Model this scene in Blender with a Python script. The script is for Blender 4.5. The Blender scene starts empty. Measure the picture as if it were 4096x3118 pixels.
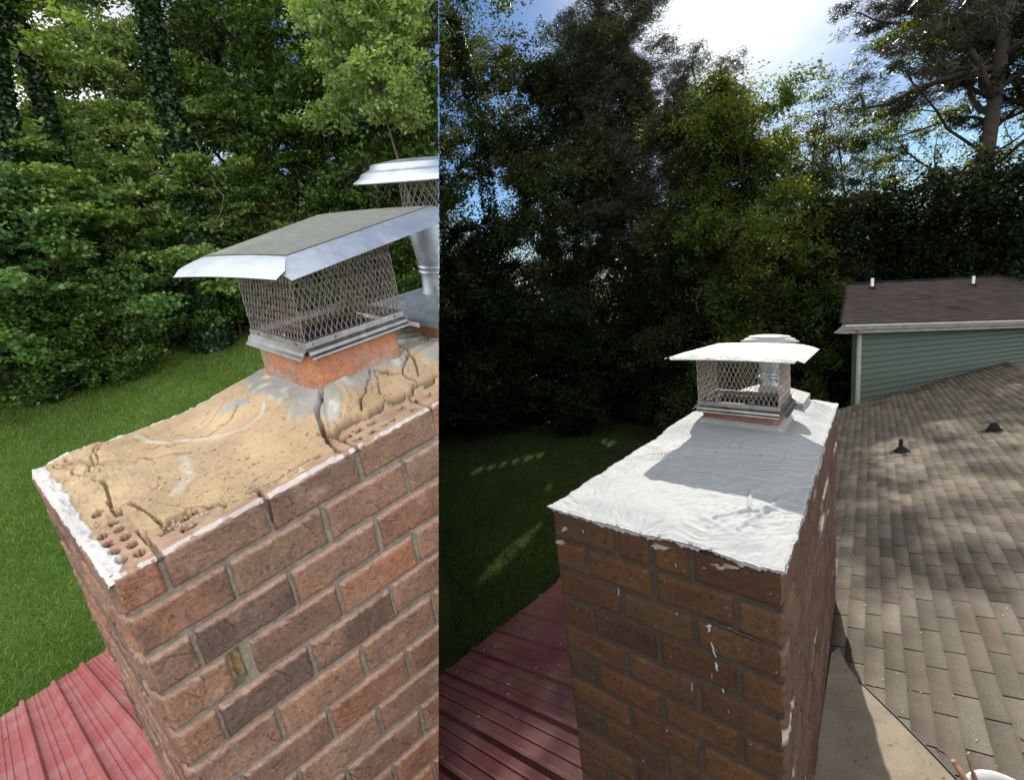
import bpy, bmesh, math, random
import numpy as np
from mathutils import Matrix, Vector

# ------------------------------------------------------------------ camera
# The photograph is a before / after pair.  Both chimneys are built side by side as real, full-size
# places: the "before" chimney with its yard to the left, the "after" chimney with its yard to the right.
scene = bpy.context.scene
W_, H_ = 1024, 779
F_PX, CX, CY = 480.0, 512.0, 389.75
CAM = np.array([0.0, 0.0, 5.6])
M = np.array([[0.9909, -0.1342, 0.0], [-0.0295, -0.2179, 0.9755], [-0.1310, -0.9667, -0.2199]])
# rows: world right, world forward, world up; columns: image right, image down, view direction
U, S_, Vt = np.linalg.svd(M)
M = U @ Vt
cam_d = bpy.data.cameras.new("camera")
cam_d.sensor_width = 36.0
cam_d.lens = 36.0 * F_PX / W_
cam_d.clip_start, cam_d.clip_end = 0.02, 600
cam = bpy.data.objects.new("camera", cam_d)
scene.collection.objects.link(cam)
R = Matrix([[M[i][0], -M[i][1], -M[i][2]] for i in range(3)]).to_4x4()
cam.matrix_world = Matrix.Translation(Vector(CAM)) @ R
scene.camera = cam
scene.render.resolution_x, scene.render.resolution_y = W_, H_

# ------------------------------------------------------------------ sky and sun
SUN_EL, SUN_AZ = math.radians(26.5), math.radians(27.5)
SUN = np.array([math.sin(SUN_AZ) * math.cos(SUN_EL), math.cos(SUN_AZ) * math.cos(SUN_EL), math.sin(SUN_EL)])
world = bpy.data.worlds.new("World")
scene.world = world
world.use_nodes = True
nt = world.node_tree
nt.nodes.clear()
def wn(t, **k):
    n = nt.nodes.new(t)
    for a, b in k.items():
        setattr(n, a, b)
    return n
out = wn('ShaderNodeOutputWorld'); bg = wn('ShaderNodeBackground')
sky = wn('ShaderNodeTexSky', sky_type='NISHITA', sun_disc=False, sun_elevation=SUN_EL, sun_rotation=SUN_AZ,
         air_density=1.0, dust_density=0.35, ozone_density=2.2, altitude=300)
tc = wn('ShaderNodeTexCoord')
nrmz = wn('ShaderNodeVectorMath', operation='NORMALIZE')
nt.links.new(tc.outputs['Generated'], nrmz.inputs[0])
# thin cirrus streaks plus an unseen cloud deck added behind and above for fill light
mp = wn('ShaderNodeMapping'); mp.inputs['Scale'].default_value = (1.6, 2.4, 5.0); mp.inputs['Rotation'].default_value = (0.3, 0.5, 0.9)
nt.links.new(nrmz.outputs[0], mp.inputs[0])
noi = wn('ShaderNodeTexNoise'); noi.inputs['Scale'].default_value = 1.7; noi.inputs['Detail'].default_value = 8; noi.inputs['Roughness'].default_value = 0.55
noi.inputs['Distortion'].default_value = 0.6
nt.links.new(mp.outputs[0], noi.inputs['Vector'])
cr = wn('ShaderNodeMapRange'); cr.inputs['From Min'].default_value = 0.46; cr.inputs['From Max'].default_value = 0.80
nt.links.new(noi.outputs['Fac'], cr.inputs['Value'])
dots = wn('ShaderNodeVectorMath', operation='DOT_PRODUCT'); dots.inputs[1].default_value = tuple(SUN)
nt.links.new(nrmz.outputs[0], dots.inputs[0])
# thin cloud scatters sunlight forward: brighter towards the sun
g1 = wn('ShaderNodeMapRange'); g1.inputs['From Min'].default_value = 0.90; g1.inputs['From Max'].default_value = 1.0
nt.links.new(dots.outputs['Value'], g1.inputs['Value'])
g2 = wn('ShaderNodeMath', operation='POWER'); g2.inputs[1].default_value = 3.0
nt.links.new(g1.outputs[0], g2.inputs[0])
bk = wn('ShaderNodeMapRange'); bk.inputs['From Min'].default_value = 0.74; bk.inputs['From Max'].default_value = 0.50
nt.links.new(dots.outputs['Value'], bk.inputs['Value'])
# cloud cover = streaks * 0.5 + sun veil + deck away from the sun
a1 = wn('ShaderNodeMath', operation='MULTIPLY_ADD'); a1.inputs[1].default_value = 0.42
nt.links.new(cr.outputs[0], a1.inputs[0]); nt.links.new(g2.outputs[0], a1.inputs[2])
a2 = wn('ShaderNodeMath', operation='ADD', use_clamp=True)
nt.links.new(a1.outputs[0], a2.inputs[0]); nt.links.new(bk.outputs[0], a2.inputs[1])
# cloud radiance
cb = wn('ShaderNodeMath', operation='MULTIPLY_ADD'); cb.inputs[1].default_value = 7.0; cb.inputs[2].default_value = 3.4
nt.links.new(g2.outputs[0], cb.inputs[0])
cb2 = wn('ShaderNodeMath', operation='MULTIPLY_ADD'); cb2.inputs[1].default_value = 9.0
nt.links.new(bk.outputs[0], cb2.inputs[0]); nt.links.new(cb.outputs[0], cb2.inputs[2])
cc = wn('ShaderNodeVectorMath', operation='SCALE'); cc.inputs[0].default_value = (0.97, 0.985, 1.0)
nt.links.new(cb2.outputs[0], cc.inputs['Scale'])
mx = wn('ShaderNodeMix', data_type='RGBA')
skd = wn('ShaderNodeVectorMath', operation='MULTIPLY'); skd.inputs[1].default_value = (0.36, 0.50, 0.66)
nt.links.new(sky.outputs[0], skd.inputs[0]); nt.links.new(skd.outputs[0], mx.inputs['A'])
nt.links.new(a2.outputs[0], mx.inputs['Factor']); nt.links.new(cc.outputs[0], mx.inputs['B'])
nt.links.new(mx.outputs['Result'], bg.inputs['Color'])
bg.inputs['Strength'].default_value = 0.068
nt.links.new(bg.outputs[0], out.inputs[0])

sun_d = bpy.data.lights.new("sun", 'SUN')
sun_d.energy = 4.2; sun_d.angle = math.radians(0.5); sun_d.color = (1.0, 0.94, 0.84)
sun_o = bpy.data.objects.new("sun", sun_d)
scene.collection.objects.link(sun_o)
sun_o.rotation_euler = Vector(SUN).to_track_quat('Z', 'Y').to_euler()
scene.view_settings.view_transform = 'Standard'
scene.view_settings.look = 'None'
scene.view_settings.gamma = 1.0
scene.view_settings.exposure = 1.2
scene.render.engine = 'CYCLES'

# the before picture was taken under cloud, the after picture in sun: the one sun reaches only the after yard
AFTER = bpy.data.collections.new("after_yard"); scene.collection.children.link(AFTER)
BEFORE = bpy.data.collections.new("before_yard"); scene.collection.children.link(BEFORE)
sun_o.light_linking.receiver_collection = AFTER
CUR = BEFORE

# ------------------------------------------------------------------ helpers
def ray(u, v):
    return M @ np.array([(u - CX) / F_PX, (v - CY) / F_PX, 1.0])
def on_plane(u, v, p, n):
    r = ray(u, v); return CAM + r * (((p - CAM) @ n) / (r @ n))
def along(u, v, d):
    """point seen in direction (u,v) at horizontal distance d"""
    r = ray(u, v); return CAM + r * (d / math.hypot(r[0], r[1]))
SEAM_N = np.cross(ray(438.6, 0), ray(438.6, 779)); SEAM_N /= np.linalg.norm(SEAM_N)
if SEAM_N[0] > 0: SEAM_N = -SEAM_N            # positive side = before yard
def seam(p): return (np.asarray(p) - CAM) @ SEAM_N

BASE = {}
def tagp(o, label=None, cat=None, group=None, kind=None):
    if label: o['label'] = label
    if cat: o['category'] = cat
    if group: o['group'] = group
    if kind: o['kind'] = kind
    return o
def thing(name, label, cat, loc=(0, 0, 0), group=None):
    o = bpy.data.objects.new(name, None); o.empty_display_size = 0.1
    CUR.objects.link(o); o.location = loc; BASE[o.name] = np.array(loc, float)
    return tagp(o, label, cat, group)
def mesh_np(name, V, faces=None, quads=None, tris=None, smooth=False):
    me = bpy.data.meshes.new(name)
    V = np.asarray(V, np.float32)
    if faces is not None:
        me.from_pydata([tuple(v) for v in V], [], faces)
    else:
        F = quads if quads is not None else tris
        k = F.shape[1]; n = len(F)
        me.vertices.add(len(V)); me.vertices.foreach_set('co', V.ravel())
        me.loops.add(n * k); me.loops.foreach_set('vertex_index', F.astype(np.int32).ravel())
        me.polygons.add(n); me.polygons.foreach_set('loop_start', (np.arange(n) * k).astype(np.int32))
        me.polygons.foreach_set('loop_total', np.full(n, k, np.int32))
        me.update(calc_edges=True)
    if smooth: me.polygons.foreach_set('use_smooth', np.ones(len(me.polygons), bool))
    me.update()
    return me
def vcol(me, cols):
    a = me.color_attributes.new('tint', 'FLOAT_COLOR', 'POINT')
    c = np.ones((len(me.vertices), 4), np.float32); c[:, :3] = cols
    a.data.foreach_set('color', c.ravel())
def cut_mesh(me, fill=True):
    """the before yard ends at a flat end face beside the after yard"""
    bm = bmesh.new(); bm.from_mesh(me)
    r = bmesh.ops.bisect_plane(bm, geom=bm.verts[:] + bm.edges[:] + bm.faces[:], plane_co=Vector(CAM), plane_no=Vector(-SEAM_N), clear_outer=True)
    if fill:
        ed = [e for e in r['geom_cut'] if isinstance(e, bmesh.types.BMEdge)]
        try: bmesh.ops.holes_fill(bm, edges=ed, sides=0)
        except Exception: pass
    bm.to_mesh(me); bm.free(); me.update()
def obj(name, me, mat, parent=None, cut=False, fill=True):
    if isinstance(me, MB): me = me.mesh(name)
    if cut: cut_mesh(me, fill)
    o = bpy.data.objects.new(name, me)
    CUR.objects.link(o)
    if mat: me.materials.append(mat)
    if parent is not None:
        r = parent
        while r.parent: r = r.parent
        b = BASE.get(r.name, np.zeros(3))
        if np.any(b): me.transform(Matrix.Translation(Vector(-b)))
        o.parent = parent
    return o
class MB:
    def __init__(s, fr=None): s.V = []; s.F = []; s.fr = fr
    def add(s, V, F):
        b = len(s.V); V = np.asarray(V, float)
        if s.fr is not None: V = s.fr(V)
        s.V.extend(V.tolist()); s.F.extend([tuple(i + b for i in f) for f in F])
    def box(s, a, b, bev=0.0):
        a = np.array(a, float); b = np.array(b, float)
        if bev <= 0:
            V = [(x, y, z) for x in (a[0], b[0]) for y in (a[1], b[1]) for z in (a[2], b[2])]
            s.add(V, [(0, 1, 3, 2), (4, 6, 7, 5), (0, 4, 5, 1), (2, 3, 7, 6), (0, 2, 6, 4), (1, 5, 7, 3)])
            return
        bm = bmesh.new(); bmesh.ops.create_cube(bm, size=1)
        for v in bm.verts: v.co = Vector((a + b) / 2) + Vector((v.co.x * (b - a)[0], v.co.y * (b - a)[1], v.co.z * (b - a)[2]))
        bmesh.ops.bevel(bm, geom=bm.edges[:], offset=bev, segments=2, affect='EDGES')
        bm.verts.ensure_lookup_table()
        s.add([v.co[:] for v in bm.verts], [tuple(v.index for v in f.verts) for f in bm.faces]); bm.free()
    def tube(s, pts, r, n=6, cap=True):
        pts = [np.array(p, float) for p in pts]
        rs = r if hasattr(r, '__len__') else [r] * len(pts)
        V = []; up = np.array([0.13, 0.21, 0.97])
        for i, p in enumerate(pts):
            t = pts[min(i + 1, len(pts) - 1)] - pts[max(i - 1, 0)]; t = t / (np.linalg.norm(t) + 1e-9)
            a = np.cross(t, up)
            if np.linalg.norm(a) < 0.2: a = np.cross(t, np.array([1, 0.1, 0]))
            a /= np.linalg.norm(a); b = np.cross(t, a)
            for k in range(n):
                w = 2 * math.pi * k / n
                V.append(p + rs[i] * (math.cos(w) * a + math.sin(w) * b))
        F = []
        for i in range(len(pts) - 1):
            for k in range(n):
                F.append((i * n + k, i * n + (k + 1) % n, (i + 1) * n + (k + 1) % n, (i + 1) * n + k))
        if cap: F.append(tuple(range(n))[::-1]); F.append(tuple((len(pts) - 1) * n + k for k in range(n)))
        s.add(V, F)
    def lathe(s, prof, c=(0, 0), n=32, closed=False):
        V = []
        for r, z in prof:
            for k in range(n):
                w = 2 * math.pi * k / n; V.append((c[0] + r * math.cos(w), c[1] + r * math.sin(w), z))
        F = []
        for i in range(len(prof) - 1):
            for k in range(n): F.append((i * n + k, i * n + (k + 1) % n, (i + 1) * n + (k + 1) % n, (i + 1) * n + k))
        s.add(V, F)
    def grid(s, G):
        nu, nv = G.shape[:2]
        idx = np.arange(nu * nv).reshape(nu, nv)
        F = np.stack([idx[:-1, :-1], idx[1:, :-1], idx[1:, 1:], idx[:-1, 1:]], -1).reshape(-1, 4)
        s.add(G.reshape(-1, 3), [tuple(f) for f in F.tolist()])
    def mesh(s, name='m', smooth=False):
        me = bpy.data.meshes.new(name); me.from_pydata(s.V, [], s.F)
        if smooth: me.polygons.foreach_set('use_smooth', np.ones(len(me.polygons), bool))
        me.update(); return me

# vectorised value noise
def _h(ix, iy, iz, s):
    n = (ix * 374761393 + iy * 668265263 + iz * 2147483647 + s * 1274126177) & 0xffffffff
    n = ((n ^ (n >> 13)) * 1274126177) & 0xffffffff
    return ((n ^ (n >> 16)) & 0xffff) / 65535.0
def vn(x, y, z, s=0):
    x, y, z = np.broadcast_arrays(np.asarray(x, float), y, z)
    ix, iy, iz = [np.floor(q).astype(np.int64) for q in (x, y, z)]
    fx, fy, fz = x - ix, y - iy, z - iz
    fx, fy, fz = [q * q * (3 - 2 * q) for q in (fx, fy, fz)]
    r = 0
    for dx in (0, 1):
        for dy in (0, 1):
            for dz in (0, 1):
                r = r + _h(ix + dx, iy + dy, iz + dz, s) * (fx if dx else 1 - fx) * (fy if dy else 1 - fy) * (fz if dz else 1 - fz)
    return r * 2 - 1
def fbm(x, y, z, s=0, o=4):
    r = 0; a = 1.0; t = 0
    for k in range(o):
        r = r + a * vn(x * 2 ** k, y * 2 ** k, z * 2 ** k, s + k); t += a; a *= 0.5
    return r / t
def sst(a, b, x):
    t = np.clip((x - a) / (b - a), 0, 1); return t * t * (3 - 2 * t)
def segdist(x, y, pts):
    d = np.full(np.shape(x), 9.0)
    for (ax, ay), (bx, by) in zip(pts[:-1], pts[1:]):
        vx, vy = bx - ax, by - ay
        t = np.clip(((x - ax) * vx + (y - ay) * vy) / (vx * vx + vy * vy + 1e-12), 0, 1)
        d = np.minimum(d, np.hypot(x - ax - t * vx, y - ay - t * vy))
    return d

# ------------------------------------------------------------------ materials
def mat(name):
    m = bpy.data.materials.new(name); m.use_nodes = True; t = m.node_tree; t.nodes.clear()
    o = t.nodes.new('ShaderNodeOutputMaterial'); p = t.nodes.new('ShaderNodeBsdfPrincipled'); t.links.new(p.outputs[0], o.inputs[0])
    return m, t, p, o
def N(t, ty, ins=None, **k):
    n = t.nodes.new(ty)
    for a, b in k.items(): setattr(n, a, b)
    for a, b in (ins or {}).items():
        if hasattr(b, 'links') or isinstance(b, bpy.types.NodeSocket): t.links.new(b, n.inputs[a])
        else: n.inputs[a].default_value = b
    return n
def col4(c): return (c[0], c[1], c[2], 1)
def ramp(t, fac, stops):
    n = t.nodes.new('ShaderNodeValToRGB'); t.links.new(fac, n.inputs[0])
    e = n.color_ramp.elements
    while len(e) < len(stops): e.new(0.5)
    for i, (p, c) in enumerate(stops): e[i].position = p; e[i].color = col4(c)
    return n.outputs[0]
def noise(t, scale, detail=5, rough=0.6, vec=None, dist=0):
    n = N(t, 'ShaderNodeTexNoise', {'Scale': scale, 'Detail': detail, 'Roughness': rough, 'Distortion': dist})
    t.links.new(vec if vec is not None else t.nodes.new('ShaderNodeNewGeometry').outputs['Position'], n.inputs['Vector'])
    return n.outputs['Fac']
def bump(t, p, h, s=0.5, d=0.01, prev=None):
    b = N(t, 'ShaderNodeBump', {'Strength': s, 'Distance': d, 'Height': h})
    if prev: t.links.new(prev, b.inputs['Normal'])
    t.links.new(b.outputs[0], p.inputs['Normal']); return b.outputs[0]
def mulc(t, a, b, f=1.0):
    n = N(t, 'ShaderNodeMix', data_type='RGBA', blend_type='MULTIPLY'); n.inputs['Factor'].default_value = f
    for s, v in (('A', a), ('B', b)):
        if isinstance(v, bpy.types.NodeSocket): t.links.new(v, n.inputs[s])
        else: n.inputs[s].default_value = col4(v)
    return n.outputs['Result']
def simple(name, c, rough=0.6, metal=0.0, var=0.15, scale=20, bmp=0.0, bscale=60, spec=0.5):
    m, t, p, o = mat(name)
    f = noise(t, scale)
    lo = [x * (1 - var) for x in c]; hi = [min(1, x * (1 + var)) for x in c]
    t.links.new(ramp(t, f, [(0.3, lo), (0.7, hi)]), p.inputs['Base Color'])
    p.inputs['Roughness'].default_value = rough; p.inputs['Metallic'].default_value = metal
    p.inputs['Specular IOR Level'].default_value = spec
    if bmp: bump(t, p, noise(t, bscale), bmp, 0.004)
    return m
def tinted(name, rough=0.85, fine=90, amt=0.35, bmp=0.6, bd=0.003, big=9, spec=0.3, pits=False, b2=2.0, bigc=True):
    """uses the colour stored in the mesh, broken up by grain, blotches and pits"""
    m, t, p, o = mat(name)
    a = N(t, 'ShaderNodeAttribute', attribute_name='tint').outputs['Color']
    f = noise(t, fine, 6, 0.7); g = noise(t, big, 4, 0.6)
    c = mulc(t, a, ramp(t, f, [(0.28, [1 - amt] * 3), (0.72, [1 + amt * 0.6] * 3)]))
    c = mulc(t, c, ramp(t, g, [(0.3, (0.82, 0.80, 0.80)), (0.7, (1.14, 1.12, 1.08))]))
    h = f
    if pits:
        v = N(t, 'ShaderNodeTexVoronoi', {'Scale': 170.0, 'Randomness': 1.0})
        geo = t.nodes.new('ShaderNodeNewGeometry'); t.links.new(geo.outputs['Position'], v.inputs['Vector'])
        k = ramp(t, v.outputs['Distance'], [(0.12, (0.35, 0.33, 0.33)), (0.28, (1, 1, 1))])
        sel = ramp(t, noise(t, 45, 2), [(0.56, (1, 1, 1)), (0.62, (0, 0, 0))])
        mm = N(t, 'ShaderNodeMix', data_type='RGBA'); t.links.new(sel, mm.inputs['Factor']); t.links.new(k, mm.inputs['A']); mm.inputs['B'].default_value = (1, 1, 1, 1)
        inv = N(t, 'ShaderNodeMix', data_type='RGBA'); t.links.new(sel, inv.inputs['Factor']); t.links.new(k, inv.inputs['A']); inv.inputs['B'].default_value = (1, 1, 1, 1)
        c = mulc(t, c, inv.outputs['Result'])
    t.links.new(c, p.inputs['Base Color'])
    p.inputs['Roughness'].default_value = rough; p.inputs['Specular IOR Level'].default_value = spec
    b1 = bump(t, p, h, bmp, bd)
    bump(t, p, noise(t, fine * 0.3, 6, 0.75, dist=1.2), bmp, bd * b2, b1)
    return m
def tinted_flat(name, c):
    m, t, p, o = mat(name)
    a = ramp(t, noise(t, 5, 6, 0.65, dist=0.8), [(0.3, [q * 0.72 for q in c]), (0.55, c), (0.75, [q * 1.12 for q in c])])
    a = mulc(t, a, ramp(t, noise(t, 240, 4, 0.8), [(0.3, (0.68, 0.68, 0.68)), (0.7, (1.22, 1.2, 1.18))]))
    a = mulc(t, a, ramp(t, noise(t, 38, 3, 0.6), [(0.30, (0.55, 0.53, 0.5)), (0.36, (1, 1, 1))]))
    t.links.new(a, p.inputs['Base Color']); p.inputs['Roughness'].default_value = 0.95; p.inputs['Specular IOR Level'].default_value = 0.08
    bump(t, p, noise(t, 240, 4, 0.8), 0.5, 0.0015); return m
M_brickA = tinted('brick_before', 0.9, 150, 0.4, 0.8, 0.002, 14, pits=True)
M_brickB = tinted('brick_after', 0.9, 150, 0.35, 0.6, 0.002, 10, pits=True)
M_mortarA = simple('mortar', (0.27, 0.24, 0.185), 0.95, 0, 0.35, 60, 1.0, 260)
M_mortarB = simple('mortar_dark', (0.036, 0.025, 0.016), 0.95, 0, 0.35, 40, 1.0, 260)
M_crownA = tinted('crown_mortar', 0.95, 420, 0.35, 0.3, 0.0006, 9, b2=0.6)
M_clayA = tinted('clay_liner', 0.9, 120, 0.35, 0.8, 0.003, 18)
def mat_coating():
    m, t, p, o = mat('white_coating')
    geo = t.nodes.new('ShaderNodeNewGeometry')
    f = noise(t, 30, 5)
    t.links.new(ramp(t, f, [(0.25, (0.250, 0.262, 0.270)), (0.7, (0.288, 0.296, 0.296))]), p.inputs['Base Color'])
    p.inputs['Roughness'].default_value = 0.75; p.inputs['Specular IOR Level'].default_value = 0.12
    mp_ = N(t, 'ShaderNodeMapping', {'Scale': (22, 170, 40), 'Rotation': (0, 0, 0.75)}); t.links.new(geo.outputs['Position'], mp_.inputs[0])
    n1 = noise(t, 1.0, 4, 0.6, mp_.outputs[0], 1.5)
    b = bump(t, p, n1, 0.45, 0.005)
    bump(t, p, noise(t, 220, 3), 0.2, 0.001, b)
    return m
M_coat = mat_coating()
def mat_metal(name, c, rough, var=0.15, scale=14, stretch=(1, 1, 1), dirt=None, metal=1.0):
    m, t, p, o = mat(name)
    geo = t.nodes.new('ShaderNodeNewGeometry')
    mp_ = N(t, 'ShaderNodeMapping', {'Scale': stretch}); t.links.new(geo.outputs['Position'], mp_.inputs[0])
    f = noise(t, scale, 5, 0.6, mp_.outputs[0], 1.0)
    cc_ = ramp(t, f, [(0.3, [x * (1 - var) for x in c]), (0.7, [min(1, x * (1 + var)) for x in c])])
    r_ = N(t, 'ShaderNodeMapRange', {'Value': f, 'To Min': rough * 0.75, 'To Max': min(1, rough * 1.35)}).outputs[0]
    if dirt:
        g = noise(t, 420, 3, 0.7)
        k = ramp(t, mulc(t, g, ramp(t, noise(t, 9, 4, 0.7, dist=1.0), [(0.3, (0.82, 0.82, 0.82)), (0.6, (1.12, 1.12, 1.12))])), [(0.42, (0, 0, 0)), (0.52, (1, 1, 1))])
        mm = N(t, 'ShaderNodeMix', data_type='RGBA'); t.links.new(k, mm.inputs['Factor']); t.links.new(cc_, mm.inputs['A'])
        t.links.new(ramp(t, noise(t, 120, 4), [(0.35, [x * 0.6 for x in dirt]), (0.65, dirt)]), mm.inputs['B']); cc_ = mm.outputs['Result']
        ms = N(t, 'ShaderNodeMapRange', {'Value': k, 'To Min': metal, 'To Max': 0.15}); t.links.new(ms.outputs[0], p.inputs['Metallic'])
        rs = N(t, 'ShaderNodeMapRange', {'Value': k, 'To Min': rough, 'To Max': 0.9}); t.links.new(rs.outputs[0], p.inputs['Roughness'])
    else:
        p.inputs['Metallic'].default_value = metal; t.links.new(r_, p.inputs['Roughness'])
    t.links.new(cc_, p.inputs['Base Color'])
    bump(t, p, noise(t, scale * 0.6, 3), 0.25, 0.01)
    return m
M_steelA = mat_metal('stainless', (0.56, 0.61, 0.67), 0.34, 0.14, 9, metal=0.85)
M_steel_dirty = mat_metal('stainless_weathered', (0.55, 0.57, 0.55), 0.4, 0.15, 12, dirt=(0.23, 0.235, 0.195))
M_steelB = mat_metal('stainless_bright', (0.36, 0.37, 0.36), 0.55, 0.3, 60, metal=0.6, dirt=(0.30, 0.30, 0.28))
M_band = mat_metal('band_steel', (0.27, 0.27, 0.26), 0.36, 0.3, 20)
M_wireA = mat_metal('wire_before', (0.30, 0.26, 0.235), 0.5, 0.25, 40, metal=0.7)
M_wireB = mat_metal('wire_after', (0.40, 0.36, 0.31), 0.45, 0.25, 40, metal=0.7)
M_galv = mat_metal('galvanised', (0.42, 0.46, 0.50), 0.5, 0.2, 26)
M_dark = simple('near_black', (0.018, 0.017, 0.017), 0.7, 0, 0.4, 20)  # near-black for the sheet edge and for dark gaps
M_sticker = simple('paper_sticker', (0.75, 0.76, 0.76), 0.5, 0, 0.03)
M_ink = simple('ink', (0.12, 0.12, 0.13), 0.6)
M_white = simple('white_paint', (0.72, 0.71, 0.68), 0.5, 0, 0.08, 30)
def mat_redroof(name, c, chalk, amt):
    m, t, p, o = mat(name)
    f = noise(t, 3.0, 6, 0.65); g = noise(t, 60, 5, 0.7)
    k = ramp(t, f, [(0.42, (0, 0, 0)), (0.68, (1, 1, 1))])
    sc = N(t, 'ShaderNodeMath', {0: k, 1: amt}, operation='MULTIPLY').outputs[0]
    mm = N(t, 'ShaderNodeMix', data_type='RGBA'); t.links.new(sc, mm.inputs['Factor']); mm.inputs['A'].default_value = col4(c); mm.inputs['B'].default_value = col4(chalk)
    cc_ = mulc(t, mm.outputs['Result'], ramp(t, g, [(0.3, (0.8, 0.8, 0.8)), (0.7, (1.12, 1.1, 1.1))]))
    t.links.new(cc_, p.inputs['Base Color']); p.inputs['Roughness'].default_value = 0.55
    bump(t, p, noise(t, 5, 3), 0.2, 0.01)
    return m
M_redA = mat_redroof('red_metal_before', (0.44, 0.10, 0.105), (0.52, 0.33, 0.29), 0.55)
M_redB = mat_redroof('red_metal_after', (0.088, 0.020, 0.023), (0.125, 0.075, 0.066), 0.5)
def leafmat(name, stops, rough=0.45, trans=0.4, spec=0.5, tcol=1.4):
    m, t, p, o = mat(name)
    isl = t.nodes.new('ShaderNodeNewGeometry').outputs['Random Per Island']
    big = noise(t, 0.55, 3)
    c = ramp(t, isl, [(i / (len(stops) - 1), s) for i, s in enumerate(stops)])
    c = mulc(t, c, ramp(t, big, [(0.3, (0.72, 0.78, 0.8)), (0.7, (1.25, 1.15, 1.0))]))
    t.links.new(c, p.inputs['Base Color']); p.inputs['Roughness'].default_value = rough; p.inputs['Specular IOR Level'].default_value = spec
    tr = t.nodes.new('ShaderNodeBsdfTranslucent')
    t.links.new(mulc(t, c, (tcol * 1.15, tcol, tcol * 0.35)), tr.inputs['Color'])
    mx_ = N(t, 'ShaderNodeMixShader', {0: trans}); t.links.new(p.outputs[0], mx_.inputs[1]); t.links.new(tr.outputs[0], mx_.inputs[2])
    t.links.new(mx_.outputs[0], o.inputs[0])
    return m
LA_mid = leafmat('leaf_before', [(0.09, 0.17, 0.035), (0.21, 0.35, 0.09), (0.38, 0.55, 0.20)], 0.4, 0.35)
LA_dark = leafmat('leaf_before_dark', [(0.030, 0.07, 0.015), (0.08, 0.16, 0.034), (0.17, 0.29, 0.07)], 0.35, 0.28)  # leaf colour darkened to stand for shade inside the wood
LA_light = leafmat('leaf_before_light', [(0.16, 0.28, 0.09), (0.29, 0.44, 0.18), (0.48, 0.62, 0.34)], 0.4, 0.4)
LA_blue = leafmat('leaf_before_cool', [(0.085, 0.19, 0.05), (0.15, 0.29, 0.085), (0.25, 0.41, 0.15)], 0.45, 0.3)
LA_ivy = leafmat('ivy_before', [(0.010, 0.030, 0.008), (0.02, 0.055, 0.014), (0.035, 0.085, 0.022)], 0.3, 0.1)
LA_yellow = leafmat('yellow_leaf', [(0.3, 0.22, 0.03), (0.42, 0.34, 0.06)], 0.5, 0.3)
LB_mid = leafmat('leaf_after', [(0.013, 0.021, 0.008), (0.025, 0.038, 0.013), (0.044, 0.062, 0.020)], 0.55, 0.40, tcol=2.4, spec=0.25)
LB_dark = leafmat('leaf_after_dark', [(0.005, 0.009, 0.003), (0.009, 0.017, 0.005), (0.014, 0.026, 0.008)], 0.65, 0.2, tcol=2.0, spec=0.15)  # darker leaf copy, undergrowth shade put into its colour
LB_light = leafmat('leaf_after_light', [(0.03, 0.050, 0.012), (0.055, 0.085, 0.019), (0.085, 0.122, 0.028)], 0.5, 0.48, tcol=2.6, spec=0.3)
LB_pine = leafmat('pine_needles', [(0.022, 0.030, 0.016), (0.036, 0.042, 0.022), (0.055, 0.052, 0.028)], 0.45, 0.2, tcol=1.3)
M_barkA = simple('bark_before', (0.10, 0.085, 0.065), 0.95, 0, 0.5, 9, 1.0, 40)
M_barkB = simple('bark_after', (0.045, 0.036, 0.028), 0.95, 0, 0.4, 9, 1.0, 40)
def mat_ground(name, cols, s=0.6):
    m, t, p, o = mat(name)
    f = noise(t, s, 5, 0.6); g = noise(t, 22, 6, 0.75)
    c = ramp(t, f, [(0.32, cols[0]), (0.5, cols[1]), (0.7, cols[2])])
    c = mulc(t, c, ramp(t, g, [(0.3, (0.6, 0.62, 0.55)), (0.7, (1.3, 1.25, 1.2))]))
    t.links.new(c, p.inputs['Base Color']); p.inputs['Roughness'].default_value = 0.95; p.inputs['Specular IOR Level'].default_value = 0.15
    bump(t, p, g, 1.0, 0.05); return m
M_lawnA = mat_ground('lawn_before', [(0.050, 0.115, 0.018), (0.07, 0.16, 0.025), (0.10, 0.19, 0.035)])
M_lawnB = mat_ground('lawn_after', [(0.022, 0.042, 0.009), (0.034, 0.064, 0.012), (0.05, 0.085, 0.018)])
M_floorA = mat_ground('forest_floor_before', [(0.05, 0.035, 0.02), (0.09, 0.06, 0.04), (0.05, 0.07, 0.02)], 1.5)
M_grassA = leafmat('grass_before', [(0.085, 0.165, 0.025), (0.135, 0.245, 0.042), (0.22, 0.34, 0.08)], 0.5, 0.3)
M_grassB = leafmat('grass_after', [(0.016, 0.031, 0.005), (0.027, 0.050, 0.008), (0.045, 0.072, 0.013)], 0.6, 0.4)
M_siding = simple('green_siding', (0.031, 0.052, 0.036), 0.6, 0, 0.06, 3, 0.15, 200)
M_blackrub = simple('black_rubber', (0.013, 0.013, 0.014), 0.9, 0, 0.3, spec=0.12)
M_straw = simple('pine_straw', (0.10, 0.052, 0.03), 0.9, 0, 0.5, 50)

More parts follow.
